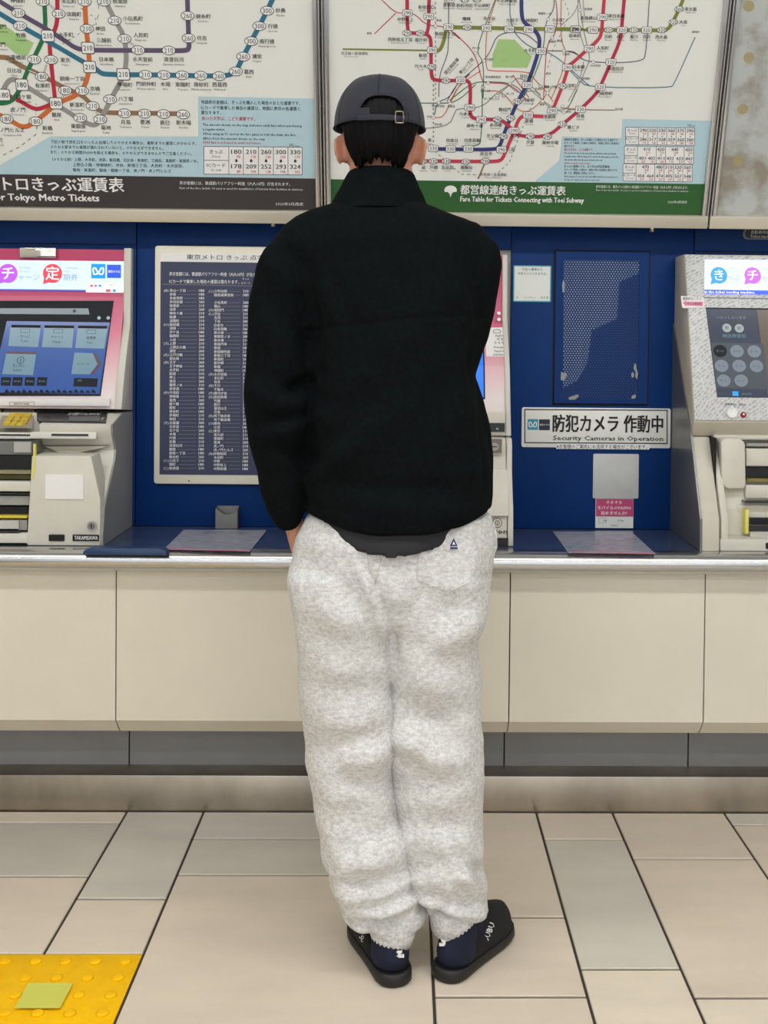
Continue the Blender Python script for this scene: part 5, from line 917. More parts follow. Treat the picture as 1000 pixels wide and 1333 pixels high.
# legs and feet
LL = [W3(438, 760, PD), W3(450, 960, PD+.012), W3(492, 1150, PD-.02), W3(510, 1222, 2.315)]
limb([LL[0], (LL[0]+LL[1])/2, LL[1], (LL[1]*2+LL[2])/3, LL[2], LL[3]], [.082, .07, .053, .052, .038, .033])
RL = [W3(572, 760, PD), W3(576, 960, PD+.012), W3(590, 1130, PD-.01), W3(590, 1208, 2.345)]
limb([RL[0], (RL[0]+RL[1])/2, RL[1], (RL[1]*2+RL[2])/3, RL[2], RL[3]], [.082, .07, .053, .052, .038, .033])
LH = G(515, 1281, 0); RH = G(581, 1275, 0); LA = math.radians(16); RA = math.radians(-31)   # heel points and toe-out angles
def foot(h, an, r=.033):
    d = np.array([-math.sin(an), math.cos(an), 0]); z = lambda k: np.array([0, 0, k])
    return [h+d*.035+z(.085), h+d*.045+z(.055), h+d*.10+z(.055), h+d*.16+z(.048), h+d*.215+z(.04), h+d*.235+z(.038)], [.028, .029, .024, .024, .02, .01]
for h_, an_, L_ in ((LH, LA, LL), (RH, RA, RL)):
    pth, rs = foot(h_, an_); b.tube([L_[3]]+pth, [.033]+rs, 14)
me = remesh(b, .0055, 5, .5)
me.transform(Matrix.Translation(Vector(-np.array(person_base)))); person = link('person', me, skin, None, np.array(person_base), True, tag=('person in dark cap, black fleece and heather grey sweatpants seen from behind', 'person'))
# --- folds: signed creases measured on the back in metres
def seg_d(x, z, p, q):
    p = np.array(p, float); q = np.array(q, float); d = q-p; L2 = d@d; t = ((x-p[0])*d[0]+(z-p[1])*d[1])/L2; tc = np.clip(t, 0, 1)
    dx = x-(p[0]+tc*d[0]); dz = z-(p[1]+tc*d[1]); return np.hypot(dx, dz), tc, (dx*(-d[1])+dz*d[0])/math.sqrt(L2)
def folds(v, nn, FS, D=PD, only_back=True):
    dsp = np.zeros(len(v)); bk = np.clip(-nn[:, 1]*1.6+.25, 0, 1) if only_back else 1.
    for (x0, y0, x1, y1, w_, amp) in FS:
        p = (X_(x0, y0, D-.1), Z_(y0, D-.1, x0)); q = (X_(x1, y1, D-.1), Z_(y1, D-.1, x1)); s = 1/645.
        d, t, sg_ = seg_d(v[:, 0], v[:, 2], p, q); win = np.sin(np.pi*np.clip(t*.86+.07, 0, 1))**.6*np.exp(-np.clip(d-w_*s*1.2, 0, None)**2/(w_*s)**2)
        u = sg_/(w_*s); dsp += amp*win*(-u*1.65*np.exp(-u*u/1.0)+.45*np.exp(-u*u*.5)) if amp > 0 else amp*np.exp(-u*u)*win
    return v+nn*(dsp*bk)[:, None]
def fbm(v, sc, amp, seed=0., st=(1, 1, 1)):
    return np.array([noise.noise(Vector((p[0]*sc*st[0]+seed, p[1]*sc*st[1], p[2]*sc*st[2])))*amp for p in v])
# --- trousers
tr = MB()
hipr = pxrings([(668, 402, 640, PD, .118), (700, 384, 646, PD, .128), (740, 382, 644, PD, .134), (760, 384, 640, PD, .130), (795, 387, 628, PD, .112), (806, 390, 622, PD, .10)], 32, 2.3)
tr.loft(dome(hipr, .01, .02))
lr = [(745, 381, 498, PD-.004, .122), (790, 384, 506, PD-.004, .122), (838, 388, 512, PD, .117), (896, 391, 517, PD+.004, .110), (943, 396, 519, PD+.006, .104), (993, 402, 513, PD+.006, .099), (1056, 411, 523, PD+.002, .097), (1100, 421, 533, PD-.008, .094), (1151, 436, 540, PD-.02, .088), (1172, 441, 552, PD-.025, .084), (1188, 445, 556, PD-.03, .078), (1196, 456, 552, PD-.034, .070), (1200, 474, 545, PD-.04, .058)]
rrw = [(745, 486, 642, PD-.004, .125), (790, 493, 636, PD-.004, .122), (838, 498, 623, PD+.006, .114), (883, 502, 626, PD+.01, .108), (937, 504, 625, PD+.012, .102), (968, 504, 631, PD+.012, .098), (1037, 508, 633, PD+.01, .096), (1066, 515, 631, PD+.006, .094), (1113, 525, 627, PD+.002, .09), (1151, 532, 633, PD-.006, .084), (1168, 547, 632, PD-.01, .078), (1180, 556, 632, PD-.016, .070), (1184, 561, 624, PD-.022, .058)]
tr.loft(dome(pxrings(lr, 30, 2.3), .03, .012)); 
tr2 = MB(); tr2.loft(dome(pxrings(rrw, 30, 2.3), .03, .012))
FT = [(470, 722, 488, 758, 5, -.005), (486, 754, 502, 792, 5, -.007), (501, 788, 510, 838, 6, -.009), (510, 834, 517, 886, 6, -.009)]+[(a, b_, c, d, w_, k_*2.1) for a, b_, c, d, w_, k_ in [(470, 728, 498, 790, 8, .004), (498, 785, 517, 880, 8, .004), (420, 770, 480, 800, 26, .006), (400, 840, 470, 870, 30, .005), (405, 900, 500, 935, 30, .006), (440, 985, 505, 965, 22, .009), (415, 1010, 470, 1040, 26, .006), (430, 1075, 520, 1110, 26, .006), (440, 1120, 500, 1105, 20, .006), (450, 1160, 530, 1150, 15, .008), (470, 1185, 548, 1172, 11, .010), (462, 1201, 522, 1193, 7, -.009), (500, 1190, 505, 1225, 8, .005), (455, 1130, 470, 1190, 16, .007),
      (545, 760, 600, 810, 30, -.007), (560, 830, 625, 790, 26, .008), (530, 860, 600, 880, 30, .006), (524, 935, 590, 985, 22, .010), (545, 990, 615, 975, 22, .009), (555, 960, 620, 940, 20, .006), (540, 1030, 620, 1020, 26, .006), (560, 1090, 620, 1100, 22, .007), (600, 1130, 630, 1170, 10, .010), (560, 1140, 610, 1125, 18, .007), (575, 1180, 625, 1195, 10, .009), (560, 1194, 600, 1200, 8, -.008), (590, 1150, 600, 1185, 12, .005), (385, 720, 400, 900, 24, .004), (620, 700, 625, 850, 22, .005)]]
def tdisp(v, nn):
    v = folds(v, nn, FT); lowz = np.clip((.40-v[:, 2])/.35, 0, 1)
    return v+nn*(fbm(v, 9, .007, 3, (1, 1, .8))+fbm(v, 22, .0025, 9, (1, 1, 1.3))+lowz*fbm(v, 26, .005, 5, (.6, .6, 1.6)))[:, None]
hea = bpy.data.materials.new('heather_grey_jersey'); hea.use_nodes = True; nt = hea.node_tree; N = nt.nodes; L = nt.links; bb = N['Principled BSDF']; bb.inputs['Roughness'].default_value = .95; bb.inputs['Specular IOR Level'].default_value = .15; bb.inputs['Sheen Weight'].default_value = .1
tc = N.new('ShaderNodeTexCoord'); mp = N.new('ShaderNodeMapping'); mp.inputs['Scale'].default_value = (.85, 1, 1.7); L.new(tc.outputs['Object'], mp.inputs[0])
n1_ = N.new('ShaderNodeTexNoise'); n1_.inputs['Scale'].default_value = 95; n1_.inputs['Detail'].default_value = 4; n1_.inputs['Roughness'].default_value = .7; L.new(mp.outputs[0], n1_.inputs['Vector'])
n2_ = N.new('ShaderNodeTexNoise'); n2_.inputs['Scale'].default_value = 380; n2_.inputs['Detail'].default_value = 2; L.new(tc.outputs['Object'], n2_.inputs['Vector'])
ma = N.new('ShaderNodeMath'); ma.operation = 'MULTIPLY_ADD'; ma.inputs[1].default_value = .35; L.new(n2_.outputs['Fac'], ma.inputs[0]); L.new(n1_.outputs['Fac'], ma.inputs[2])
r = N.new('ShaderNodeValToRGB'); r.color_ramp.elements[0].position = .5; r.color_ramp.elements[1].position = .84; r.color_ramp.elements[0].color = (*lin((188, 187, 185)), 1); r.color_ramp.elements[1].color = (*lin((231, 231, 230)), 1); L.new(ma.outputs[0], r.inputs[0]); L.new(r.outputs[0], bb.inputs['Base Color'])
bp = N.new('ShaderNodeBump'); bp.inputs['Strength'].default_value = .12; bp.inputs['Distance'].default_value = .001; L.new(n2_.outputs['Fac'], bp.inputs['Height']); L.new(bp.outputs[0], bb.inputs['Normal'])
# the two legs are remeshed apart so that the gap between them stays open, then joined at the seat
mA = remesh(tr, .006, 4, .5, tdisp); mB = remesh(tr2, .006, 4, .5, tdisp)
bmj = bmesh.new(); bmj.from_mesh(mA); bmj.from_mesh(mB); mJ = bpy.data.meshes.new('trousers'); bmj.to_mesh(mJ); bmj.free()
trousers = put(mJ, 'sweatpants', hea, person, label='heather grey sweatpants gathered at the ankles')
import mathutils
def surf_bvh(me, off):
    return mathutils.bvhtree.BVHTree.FromPolygons([tuple(Vector(v.co)+Vector(off)) for v in me.vertices], [tuple(p.vertices) for p in me.polygons])
pb_ = np.array(person_base); TB = surf_bvh(mJ, pb_)
def on(bvh, px, py, lift=.001):
    d = Vector(ray(px, py)); d.normalize(); h = bvh.ray_cast(Vector((0, 0, H)), d)
    return (np.array(h[0])-np.array(d)*lift) if h[0] else P(px, py, PD-.12)
def stitch(bvh, pts, r, m, nm, par, n=6, lift=.0008):
    out = []
    for p, q in zip(pts[:-1], pts[1:]):
        k = max(2, int(math.hypot(q[0]-p[0], q[1]-p[1])/5))
        for i in range(k): out.append(on(bvh, p[0]+(q[0]-p[0])*i/k, p[1]+(q[1]-p[1])*i/k, lift))
    out.append(on(bvh, *pts[-1], lift)); return MB().tube(out, r, n).build(nm, m, par, smooth=True)
# back pocket patch
pts = [(546, 690), (640, 682), (638, 745), (585, 771), (543, 756)]
n = 14; vv = []; ff = []
for i in range(n+1):
    for j in range(n+1):
        u, v_ = i/n, j/n; top = np.array(pts[0])*(1-u)+np.array(pts[1])*u; bot = (np.array(pts[4])*(1-u/.45)+np.array(pts[3])*u/.45) if u < .45 else (np.array(pts[3])*(1-(u-.45)/.55)+np.array(pts[2])*(u-.45)/.55)
        q = top*(1-v_)+bot*v_; vv.append(on(TB, q[0], q[1], .0016+(0 if 0 < i < n and 0 < j < n else -.001)))
for i in range(n):
    for j in range(n): a = i*(n+1)+j; ff.append((a, a+1, a+n+2, a+n+1))
MB().add(vv, ff).build('back_pocket', hea, person, smooth=True)
seam = mat('seam_grey_thread', (205, 204, 200), .9)
stitch(TB, [(546, 700), (543, 755), (585, 770), (637, 746)], .0009, seam, 'pocket_seam', person); stitch(TB, [(477, 722), (489, 758)], .0009, seam, 'seat_seam', person); stitch(TB, [(496, 726), (489, 760)], .0008, seam, 'seat_seam', person)
# logo tag
tg = MB(); c = on(TB, 591, 709, .007); px_ = PD/1515
tg.add([c+np.array([-7*px_, 0, -6*px_]), c+np.array([7*px_, 0, -6*px_]), c+np.array([1.2*px_, 0, 8*px_]), c+np.array([-1.2*px_, 0, 8*px_])], [(0, 1, 2, 3)]); tg.build('logo_patch', white, person)
LGP = Pl(c+np.array([0, -.0006, 0])); lg = Print(LGP, person, .0002); navy = mat('logo_navy', (40, 44, 100), .6); lg.fill([(590.8, 700), (595.8, 711), (585.6, 711)], navy, 1, 'logo_triangle'); lg.fill([(590.8, 704.5), (593, 709), (588.8, 709)], white, 2, 'logo_triangle'); lg.line([(586, 713.5), (596, 713.5)], 2.6, navy, 1, 'logo_bar')
# pocket opening on the right hip: grey lining
MB().tube([P(640, 680, PD+.005), P(643.5, 695, PD), P(644, 712, PD-.002), P(641, 725, PD-.004)], [.004, .006, .006, .003], 10).build('pocket_edge', hea, person, smooth=True)
# ribbed cuffs
def cuff(rows, name='cuff'):
    rg = pxrings(rows, 128, 2.1); out = []
    for k, r_0 in enumerate(rg):
        c = np.mean(r_0, 0); o = []
        for i, p in enumerate(r_0):
            p = np.array(p); d = p-c; d[2] = 0; L_ = np.linalg.norm(d); o.append(tuple(p+d/L_*((.0012 if i % 4 < 2 else -.0006)*(1 if k < 3 else .1))))
        out.append(o)
    return MB().loft(out).build(name, hea, person, smooth=True, label='ribbed ankle cuff')
cuff([(1186, 478, 546, PD-.046, .060), (1198, 480, 543, PD-.048, .060), (1210, 482, 541, PD-.050, .059), (1223, 485, 538, PD-.050, .055)])
cuff([(1172, 559, 623, PD-.03, .062), (1183, 559, 621, PD-.032, .062), (1194, 560, 618, PD-.034, .060), (1207, 561, 615, PD-.034, .056)])
# --- shirt hem under the fleece
shirtm = mat('charcoal_shirt', (38, 38, 41), .85, bump=.05)
sr = pxrings([(610, 420, 618, PD, .118), (640, 412, 626, PD, .122), (660, 408, 634, PD, .126)], 40, 2.3)
xc_ = X_(513, 690); sr.append(ring(xc_, PD-.002, Z_(686), .162, .133, 40, 2.2, sag=.010)); sr.append(ring(xc_, PD-.002, Z_(698), .156, .138, 40, 2.2, sag=.026)); sr.append(ring(xc_, PD-.002, Z_(711), .148, .139, 40, 2.1, sag=.044))
shm = MB().loft(sr, caps=True)
mS = remesh(shm, .006, 3, .4, lambda v, nn: v+nn*fbm(v, 14, .004, 2)[:, None]); shirt = put(mS, 'shirt_hem', shirtm, person, label='charcoal shirt hem showing under the fleece')
# --- fleece jacket
jk = MB()
tor = [(264, 440, 552, PD+.004, .074), (274, 412, 580, PD, .082), (284, 386, 608, PD, .092), (297, 367, 630, PD, .102), (316, 352, 640, PD, .110), (345, 362, 634, PD, .120), (385, 385, 626, PD, .128), (440, 398, 620, PD, .130), (500, 402, 618, PD, .131), (560, 402, 630, PD, .136), (610, 399, 638, PD, .140), (640, 400, 638, PD, .139), (654, 402, 638, PD, .144)]
tr_ = pxrings(tor, 36, 2.25); xc_ = X_(517, 670); tr_ += [ring(xc_, PD, Z_(668), .186, .148, 36, 2.25, sag=.008), ring(xc_, PD, Z_(681), .178, .147, 36, 2.2, sag=.022), ring(xc_, PD, Z_(686), .15, .125, 36, 2.2, sag=.026)]
jk.loft(dome(tr_, .006, .004))
sl_ = [(304, 362, 420, PD, .06), (322, 343, 414, PD, .070), (350, 331.5, 410, PD, .077), (394, 325, 408, PD-.004, .078), (463, 319, 406, PD-.010, .076), (516, 316, 408, PD-.012, .075), (573, 323, 406, PD-.004, .068), (611, 336, 404, PD+.004, .060), (641, 341, 400, PD+.008, .054), (664, 349, 397, PD+.01, .048), (679, 357, 392, PD+.012, .040), (685, 362, 389, PD+.012, .034)]
jk.loft(dome(pxrings(sl_, 26, 2.1), .025, .006))
sr_ = [(304, 585, 632, PD, .055), (322, 582, 648, PD+.004, .066), (345, 580, 652.5, PD+.006, .072), (368, 580, 650.5, PD+.01, .073), (402, 584, 644, PD+.016, .070), (440, 588, 635, PD+.024, .066), (478, 588, 622, PD+.034, .060), (490, 588, 618, PD+.04, .058), (524, 596, 629, PD+.05, .058), (565, 598, 638, PD+.052, .058), (611, 600, 640, PD+.052, .054), (645, 604, 641, PD+.05, .048), (660, 608, 640, PD+.05, .042)]
jk.loft(dome(pxrings(sr_, 24, 2.1), .025, .006))
FJ = [(a, b_, c, d, w_, k_*1.6) for a, b_, c, d, w_, k_ in [(405, 350, 410, 470, 9, -.007), (404, 520, 404, 655, 8, -.005), (372, 512, 408, 492, 9, -.012), (345, 505, 400, 525, 16, .008), (340, 400, 395, 470, 20, .005), (350, 560, 400, 545, 12, .007), (355, 590, 402, 600, 10, -.006), (350, 330, 400, 370, 18, .006),
      (420, 600, 520, 500, 26, .006), (405, 610, 470, 560, 18, .006), (460, 500, 530, 410, 26, .005), (605, 430, 612, 560, 10, .007), (598, 340, 622, 440, 12, .005), (612, 440, 604, 540, 8, -.005), (560, 560, 620, 480, 24, .005), (440, 640, 600, 650, 18, .005), (420, 300, 520, 288, 20, .004), (415, 345, 440, 400, 16, .004), (618, 520, 626, 630, 8, .006)]]
jz0 = Z_(412, PD-.12)
def jdisp(v, nn):
    v = folds(v, nn, FJ); v = v+nn*(fbm(v, 8, .006, 11)+fbm(v, 20, .002, 4))[:, None]
    xx = v[:, 0]; seamz = jz0-.35*np.clip(X_(560, 412)-xx, 0, 1)**1*.35; g_ = np.exp(-((v[:, 2]-seamz)/.0045)**2)*(nn[:, 1] < -.2)*(xx > X_(405, 420))
    return v-nn*(g_*.0028)[:, None]
fle = mat('black_fleece', (13, 17, 18), 1., spec=.08, bump=.25, bscale=500, nz=.25, nscale=120)
mJk = remesh(jk, .0055, 4, .5, jdisp); jacket = put(mJk, 'fleece_jacket', fle, person, label='black fleece jacket with stand-up collar')
JB = surf_bvh(mJk, pb_)
# collar: standing ring, open top
co = []
for py, xl, xr, D, ry in ((280, 424, 564, PD+.002, .09), (266, 432, 556, PD+.004, .082), (256, 437, 552, PD+.004, .080), (246, 443, 547, PD+.006, .079), (236, 448, 543, PD+.008, .078), (229, 452, 540, PD+.009, .0765)):
    a, c = P(xl, py, D), P(xr, py, D); co.append(ring((a[0]+c[0])/2, D, (a[2]+c[2])/2, (c[0]-a[0])/2, ry, 40, 2.1, tilt=(0, -.10)))
inn_ = [[(np.array(r_0).mean(0)+(np.array(p)-np.array(r_0).mean(0))*.93) for p in r_0] for r_0 in co[::-1]]
topr = [np.array(p)*.5+np.array(q)*.5+np.array([0, 0, .003]) for p, q in zip(co[-1], inn_[0])]
MB().loft(co+[topr]+inn_, caps=False).build('collar', fle, person, smooth=True)
stitch(JB, [(345, 325), (338, 350)], .0006, fle, 'shoulder_seam', person)
# --- socks and shoes
sockm = mat('navy_sock', (14, 21, 46), .9, bump=.1, nz=.1, nscale=60); shoem = mat('black_knit', (17, 17, 18), .8, bump=.25, bscale=300); solem = mat('black_rubber', (27, 26, 26), .55)
def local(h, an):
    f_ = np.array([-math.sin(an), math.cos(an), 0]); s_ = np.array([math.cos(an), math.sin(an), 0]); o = h-f_*.012
    return lambda a, l, z: o+f_*a+s_*l+np.array([0, 0, z])
SHP = [(a*.935, w_*.98) for a, w_ in [(0, .004), (.002, .012), (.007, .021), (.016, .029), (.035, .0345), (.08, .037), (.13, .042), (.18, .0485), (.21, .049), (.235, .0445), (.253, .035), (.264, .024), (.270, .013), (.272, .004)]]
def shoe(h, an, side, lab, leg):
    Lc = local(h, an); up_ = []
    for i, (a, w_) in enumerate(SHP):
        hgt = np.interp(a, [0, .05, .10, .15, .20, .25, .272], [.022, .027, .058, .084, .075, .060, .045])
        r_0 = []; 
        for q in np.linspace(0, math.pi, 15):
            c, s = math.cos(q), math.sin(q); r_0.append(Lc(a, w_*math.copysign(abs(c)**.75, c), .012+(hgt-.012)*abs(s)**.7))
        r_0 += [Lc(a, -w_*.9, .006), Lc(a, w_*.9, .006)]; up_.append(r_0)
    s_obj = thing_part('shoe', person, lab)
    MB().loft(up_).build('upper', shoem, s_obj, smooth=True)
    # sole with upturned heel cup and toe
    n = 40; out = []
    L_ = [(a, w_*1.05+.002) for a, w_ in SHP]; pts_ = [(a, w_) for a, w_ in L_]+[(a, -w_) for a, w_ in L_[::-1]]; pts_ = [(-.006+a*1.042, l) for a, l in pts_]
    hh = lambda a: np.interp(a, [-.01, .03, .09, .2, .28], [.026, .023, .021, .020, .024])
    rb_ = [Lc(a*.97+.004, l*.9, .0005) for a, l in pts_]; r1 = [Lc(a, l, .006) for a, l in pts_]; r2 = [Lc(a, l*1.01, hh(a)*.6) for a, l in pts_]; r3 = [Lc(a, l*.985, hh(a)) for a, l in pts_]; r4 = [Lc(.01+a*.93, l*.88, hh(a)+.001) for a, l in pts_]; r5 = [Lc(.012+a*.92, l*.8, hh(a)-.012) for a, l in pts_]
    MB().loft([rb_, r1, r2, r3, r4, r5]).build('sole', solem, s_obj, smooth=True)
    # lettering on the outer side near the instep
    return s_obj, Lc
def thing_part(name, parent, lab):
    o = bpy.data.objects.new(name, None); COL.objects.link(o); o.parent = parent; BASE[o.name] = BASE[parent.name]; o['label'] = lab; o.empty_display_size = .03; return o
ls, LcL = shoe(LH, LA, -1, 'left black slip-on shoe', 0); rs_, LcR = shoe(RH, RA, 1, 'right black slip-on shoe', 0)
for Lc, leg, nm in ((LcL, LL, 'left navy sock'), (LcR, RL, 'right navy sock')):
    sk = MB(); a0 = leg[3]+np.array([0, 0, .02])
    def sring(a, z, ra, rl, til=0.): return [Lc(a+ra*math.cos(q), rl*math.sin(q), z+til*math.cos(q)) for q in np.linspace(0, 2*math.pi, 24, endpoint=False)]
    ax = Lc(0, 0, 0); sk.loft(dome([[p+(np.array([a0[0], a0[1], 0])-np.array([*Lc(.062, 0, 0)[:2], 0]))*1.0 for p in sring(.062, a0[2], .032, .030)], sring(.062, .095, .035, .032), sring(.060, .07, .041, .035), sring(.053, .045, .047, .038), sring(.053, .028, .045, .036), sring(.054, .020, .040, .030)], .005, .006))
    sk.loft([sring(.085, .092, .028, .026), sring(.098, .078, .036, .028), sring(.11, .06, .042, .028), sring(.115, .04, .045, .027), sring(.115, .02, .045, .026)])
    mS_ = remesh(sk, .004, 4, .5); so = put(mS_, 'sock', sockm, person, label=nm)
    so['_n'] = 1; del so['_n']
    bv = surf_bvh(mS_, pb_); cx, cy = (520, 1244) if nm.startswith('left') else (578, 1229)
    c = on(bv, cx, cy, .002); k = PD/1515; mk_ = MB()
    for x0, x1, z0, z1_ in ((-6, 6, -2.5, 0), (-2, 2, 0, 3.5), (-3.5, 3.5, 3.5, 4.5)): mk_.box(c[0]+x0*k, c[0]+x1*k, c[1]-.0006, c[1]+.006, c[2]+z0*k, c[2]+z1_*k)
    mk_.build('sock_mark', white, person)
# white side lettering of the shoes
for (cx, cy, s, rot) in ((633.5, 1213, 'SUBU', 1.2),):
    c = on(surf_bvh([q for q in rs_.children if q.name.startswith('upper')][0].data, pb_), cx+6, cy, .016); pl = Pl(c); tq = Print(pl, person, 0.); tq.text(s, cx+3, cy, 10.5, white, 0, rot=rot, bold=.02)
c = on(surf_bvh([q for q in ls.children if q.name.startswith('upper')][0].data, pb_), 471, 1222, .008); tq = Print(Pl(c), person, 0.); tq.text('SU', 472, 1222, 8, white, 0, rot=-1.1, bold=.02)
# --- hair
hairm = mat('black_hair', (6, 6, 8), .6, spec=.15, nz=.3, nscale=60, stretch=(4, 4, .3))
hb = MB(); rows = []
for t in np.linspace(0, 1, 14):
    z = zt-.02-t*.17; fz = (zt-z)/.228
    rx = np.interp(fz, [.05, .2, .4, .6, .75, .85], [.05, .075, .0825, .078, .070, .060]); ry = np.interp(fz, [.05, .2, .4, .6, .75, .85], [.06, .09, .103, .096, .078, .066]); y0 = np.interp(fz, [.4, .6, .8], [0, .006, .014]); rows.append((z, rx, ry, y0))
N_ = 72; rings_ = []
for z, rx, ry, y0 in rows:
    r_0 = []
    for i in range(N_):
        q = math.pi*(-1.17+1.34*i/(N_-1)) if True else 0
        q = math.pi*(-.5)+math.pi*1.16*(i/(N_-1)-.5)          # wraps the back and both sides to just behind the temples
        wv_ = .0018*math.sin(i*2.1+z*40)+.0012*math.sin(i*3.7+z*90)
        r_0.append((hx+(rx+wv_)*math.cos(q), HY+y0+(ry+wv_)*math.sin(q), z))
    rings_.append(r_0)
def hem(u):                       # jagged nape line: longer in the middle, cut round the ears
    a = abs(u-.5)*2; base = np.interp(a, [0, .18, .38, .47, .55, .7, 1], [.146, .150, .160, .150, .098, .07, .06]); return base
vs = []; fs = []; M_t = 16
for j in range(M_t):
    for i in range(N_):
        u = i/(N_-1); T_ = hem(u)+.006*math.sin(i*1.9)+.004*math.sin(i*5.3); t = j/(M_t-1); z = zt-.02-t*T_; fz = (zt-z)/.228
        rx = np.interp(fz, [.05, .2, .4, .6, .75, .85], [.045, .072, .0815, .077, .068, .0615]); ry = np.interp(fz, [.05, .2, .4, .6, .75, .85], [.053, .085, .101, .096, .080, .068]); y0 = np.interp(fz, [.4, .6, .8], [0, .006, .012])
        q = -math.pi/2+math.pi*1.16*(u-.5); wv_ = .0016*math.sin(i*2.1+z*40)+.001*math.sin(i*3.7+z*90)-.004*max(0, t-.9)/.1
        vs.append((hx+(rx+wv_)*math.cos(q), HY+y0+(ry+wv_)*math.sin(q), z))
for j in range(M_t-1):
    for i in range(N_-1): a = j*N_+i; fs.append((a, a+1, a+N_+1, a+N_))
hair = MB().add(vs, fs).build('hair', hairm, person, smooth=True, label='short black hair at the nape'); md = hair.modifiers.new('thick', 'SOLIDIFY'); md.thickness = .006; md.offset = -1
st = MB()
for k in range(1500):
    u = rng.uniform(0.02, .98); T_ = hem(u)+rng.uniform(-.012, .007); t0 = rng.uniform(0, .9) if abs(u-.5) < .17 else rng.uniform(min(.93, .062/max(T_, .063)), .95); L_ = rng.uniform(.03, .06); ua = u; pth = []
    for s in np.linspace(0, 1, 5):
        zz = min(t0*T_+s*L_, T_); z = zt-.02-zz; fz = (zt-z)/.228
        rx = np.interp(fz, [.05, .2, .4, .6, .75, .85], [.045, .072, .0815, .077, .068, .0615]); ry = np.interp(fz, [.05, .2, .4, .6, .75, .85], [.053, .085, .101, .096, .080, .068]); y0 = np.interp(fz, [.4, .6, .8], [0, .006, .012])
        q = -math.pi/2+math.pi*1.16*(ua-.5)+s*(.5-u)*.12; rr_ = .0012+.0012*math.sin(s*3.1); pth.append(np.array([hx+(rx+rr_)*math.cos(q), HY+y0+(ry+rr_)*math.sin(q), z]))
    st.tube(pth, [.0009, .0011, .001, .0007, .0002], 3, caps=False)
st.build('hair_strands', hairm, person, kind='stuff', smooth=True)
# --- cap
capm = mat('navy_cap', (32, 34, 46), .8, nz=.1, nscale=90, bump=.15, bscale=700, sheen=.1)
cap = thing_part('cap', person, 'dark navy baseball cap with an adjustable back strap')
cl, cr = X_(435, 166), X_(553.5, 166); ccx = (cl+cr)/2; cw_ = (cr-cl)/2; cz0 = Z_(167); chh = Z_(99.8, PD-.01)-cz0; cd_ = .106
apx = lambda px: X_(px, 150, PD-.09)
ax0, ax1 = apx(467), apx(528.5); az1 = Z_(127.5, PD-.075, 497)
NT, NPH = 96, 30; vs = []; idx = {}; fs = []
def cpt(i, j, off=0.):
    th_ = 2*math.pi*i/NT; ph_ = (j/NPH)*math.pi/2; e = .92
    r_ = math.cos(ph_)**.70; x = ccx+(cw_+off)*r_*math.cos(th_); y = HY+(cd_+off)*r_*math.sin(th_); z = cz0+(chh+off)*math.sin(ph_)
    z += (-.006*math.sin(th_)*-1 if False else 0)+.004*(abs(math.cos(th_)))*-(1-j/NPH)
    return x, y, z
def inhole(x, y, z):
    if y > HY-.03: return False
    cx_ = (ax0+ax1)/2; a = (ax1-ax0)/2; zz = (z-(cz0-.01))/(az1-cz0+.01); return abs(x-cx_) < a*max(0, 1-zz**2.8)**(1/2.8) if 0 < zz < 1 else zz <= 0 and abs(x-cx_) < a
for j in range(NPH+1):
    for i in range(NT): vs.append(cpt(i, j))
for j in range(NPH):
    for i in range(NT):
        q = [j*NT+i, j*NT+(i+1) % NT, (j+1)*NT+(i+1) % NT, (j+1)*NT+i]; c = np.mean([vs[k] for k in q], 0)
        if not inhole(*c): fs.append(tuple(q))
# snap the vertices next to the opening onto its arch so that the edge is clean
cx_ = (ax0+ax1)/2; a_w = (ax1-ax0)/2
used_f = {}
from collections import Counter
cnt = Counter()
for f in fs:
    for p, q in zip(f, f[1:]+f[:1]): cnt[(min(p, q), max(p, q))] += 1
edge_v = set()
for (p, q), c in cnt.items():
    if c == 1:
        for k in (p, q):
            if vs[k][1] < HY-.03 and abs(vs[k][0]-cx_) < a_w*1.35 and vs[k][2] < az1+.008 and k >= NT: edge_v.add(k)
for k in edge_v:
    x, y, z = vs[k]; dx_, dz_ = (x-cx_)/a_w, (z-(cz0-.01))/(az1-cz0+.01); L_ = (abs(dx_)**2.8+abs(dz_)**2.8)**(1/2.8); x2, z2_ = cx_+dx_/L_*a_w, (cz0-.01)+dz_/L_*(az1-cz0+.01)
    # re-project on the dome
    ph_ = math.asin(min(1, max(0, (z2_-cz0)/chh))); r_ = math.cos(ph_)**.70; yy = HY-cd_*r_*math.sqrt(max(0, 1-((x2-ccx)/(cw_*r_))**2)) ; vs[k] = (x2, yy, z2_)
dm = MB().add(vs, fs).build('crown', capm, cap, smooth=True); md = dm.modifiers.new('thick', 'SOLIDIFY'); md.thickness = .0022; md.offset = -1
def dome_pt(x, z, off=.0012):
    ph_ = math.asin(min(1, max(0, (z-cz0)/chh))); r_ = math.cos(ph_)**.70; return np.array([x, HY-(cd_+off)*r_*math.sqrt(max(0, 1-((x-ccx)/((cw_+off)*r_))**2)), z])
piping = mat('cap_piping', (28, 29, 38), .7)
MB().tube([dome_pt(cx_+a_w*math.copysign(abs(math.cos(q))**(2/2.8), math.cos(q)), max(cz0+.0005, cz0-.01+(az1-cz0+.01)*math.sin(q)**(2/2.8))) for q in np.linspace(.04, math.pi-.04, 40)], .0018, 8).build('arch_piping', piping, cap, smooth=True)
MB().tube([dome_pt(ccx+.0, z) for z in np.linspace(az1+.002, cz0+chh*.995, 14)], .0012, 6).build('panel_seam', piping, cap, smooth=True)
for s in (-1, 1):
    MB().tube([np.array(cpt((NT*3/4+s*NT/6) % NT, j, .0003)) for j in range(0, NPH)], .0009, 6).build('panel_seam', piping, cap, smooth=True)
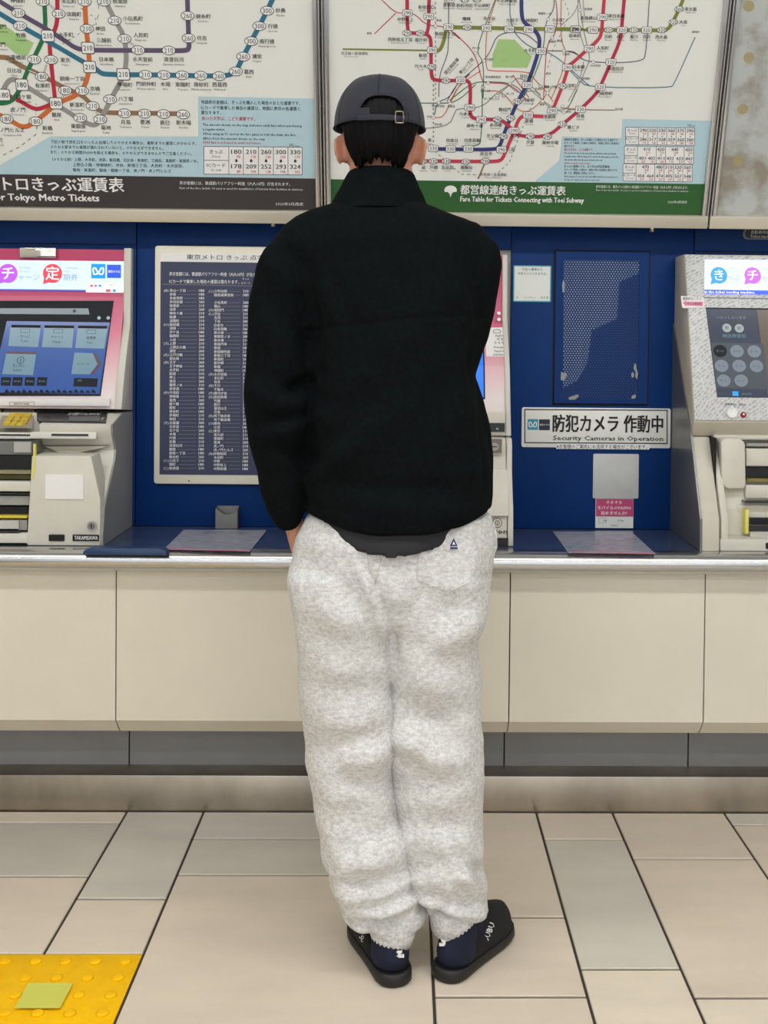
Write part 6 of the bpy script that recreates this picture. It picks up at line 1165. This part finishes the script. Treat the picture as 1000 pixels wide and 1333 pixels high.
MB().tube([np.array(cpt(i, 0, .0006)) for i in np.linspace(-NT*.20, NT*.70, 90) if not (abs(cpt(i, 0)[0]-cx_) < a_w and cpt(i, 0)[1] < HY)], .0015, 6).build('rim_binding', piping, cap, smooth=True)
# strap under the arch, sagging in an arc, and the buckle
zs0 = cz0+.0125; strap = []
for x in np.linspace(ax0-.002, ax1+.002, 24):
    p = dome_pt(x, cz0+.002, .002); strap.append([(p[0], p[1]-.0012, cz0-.005), (p[0], p[1]-.0012, cz0+.006), (p[0], p[1]+.0012, cz0+.006), (p[0], p[1]+.0012, cz0-.005)])
st2 = MB().loft(strap); st2.build('strap', capm, cap, bev=.0006)
st3 = MB().loft([[(p[0], p[1]-.0018, cz0+.0065), (p[0], p[1]-.0018, cz0+.019), (p[0], p[1]+.0006, cz0+.019), (p[0], p[1]+.0006, cz0+.0065)] for p in [dome_pt(x, cz0+.01, .002) for x in np.linspace(ax0-.001, ax0+.022, 8)]]); st3.build('strap_end', capm, cap)
bx0, bx1 = apx(515.5), apx(525); bz0, bz1 = Z_(160.5, PD-.1), Z_(146, PD-.1); by = dome_pt((bx0+bx1)/2, cz0+.012, .004)[1]-.003
brass = mat('antique_brass', (180, 165, 150), .3, .9)
MB().tube([(bx0, by, bz0), (bx0-.001, by, (bz0+bz1)/2), (bx0, by, bz1), ((bx0+bx1)/2, by+.0005, bz1+.0004), (bx1, by+.002, bz1), (bx1+.001, by+.002, (bz0+bz1)/2), (bx1, by+.002, bz0), ((bx0+bx1)/2, by+.0005, bz0-.0004), (bx0, by, bz0)], .0014, 8).build('buckle', brass, cap, smooth=True)
MB().tube([(ccx, HY, cz0+chh-.001), (ccx, HY, cz0+chh+.0035)], [.007, .004], 14).build('top_button', capm, cap, smooth=True)
br = []; 
for t in np.linspace(0, 1, 10):
    row = []
    for s in np.linspace(-1, 1, 18):
        an = math.pi/2+s*.95; x = ccx+(cw_*.99)*math.cos(an); y = HY+cd_*.98*math.sin(an); yy = y+t*.072*math.sqrt(max(0, 1-(s*.97)**2)); row.append((x*(1)+0, yy, cz0+.012-.02*s*s*(.4+.6*t)-.018*t*t))
    br.append(row)
bv_ = [p for r_0 in br for p in r_0]; bf_ = [(j*18+i, j*18+i+1, (j+1)*18+i+1, (j+1)*18+i) for j in range(9) for i in range(17)]
bo = MB().add(bv_, bf_).build('brim', capm, cap, smooth=True); md = bo.modifiers.new('thick', 'SOLIDIFY'); md.thickness = .003
flush_text()
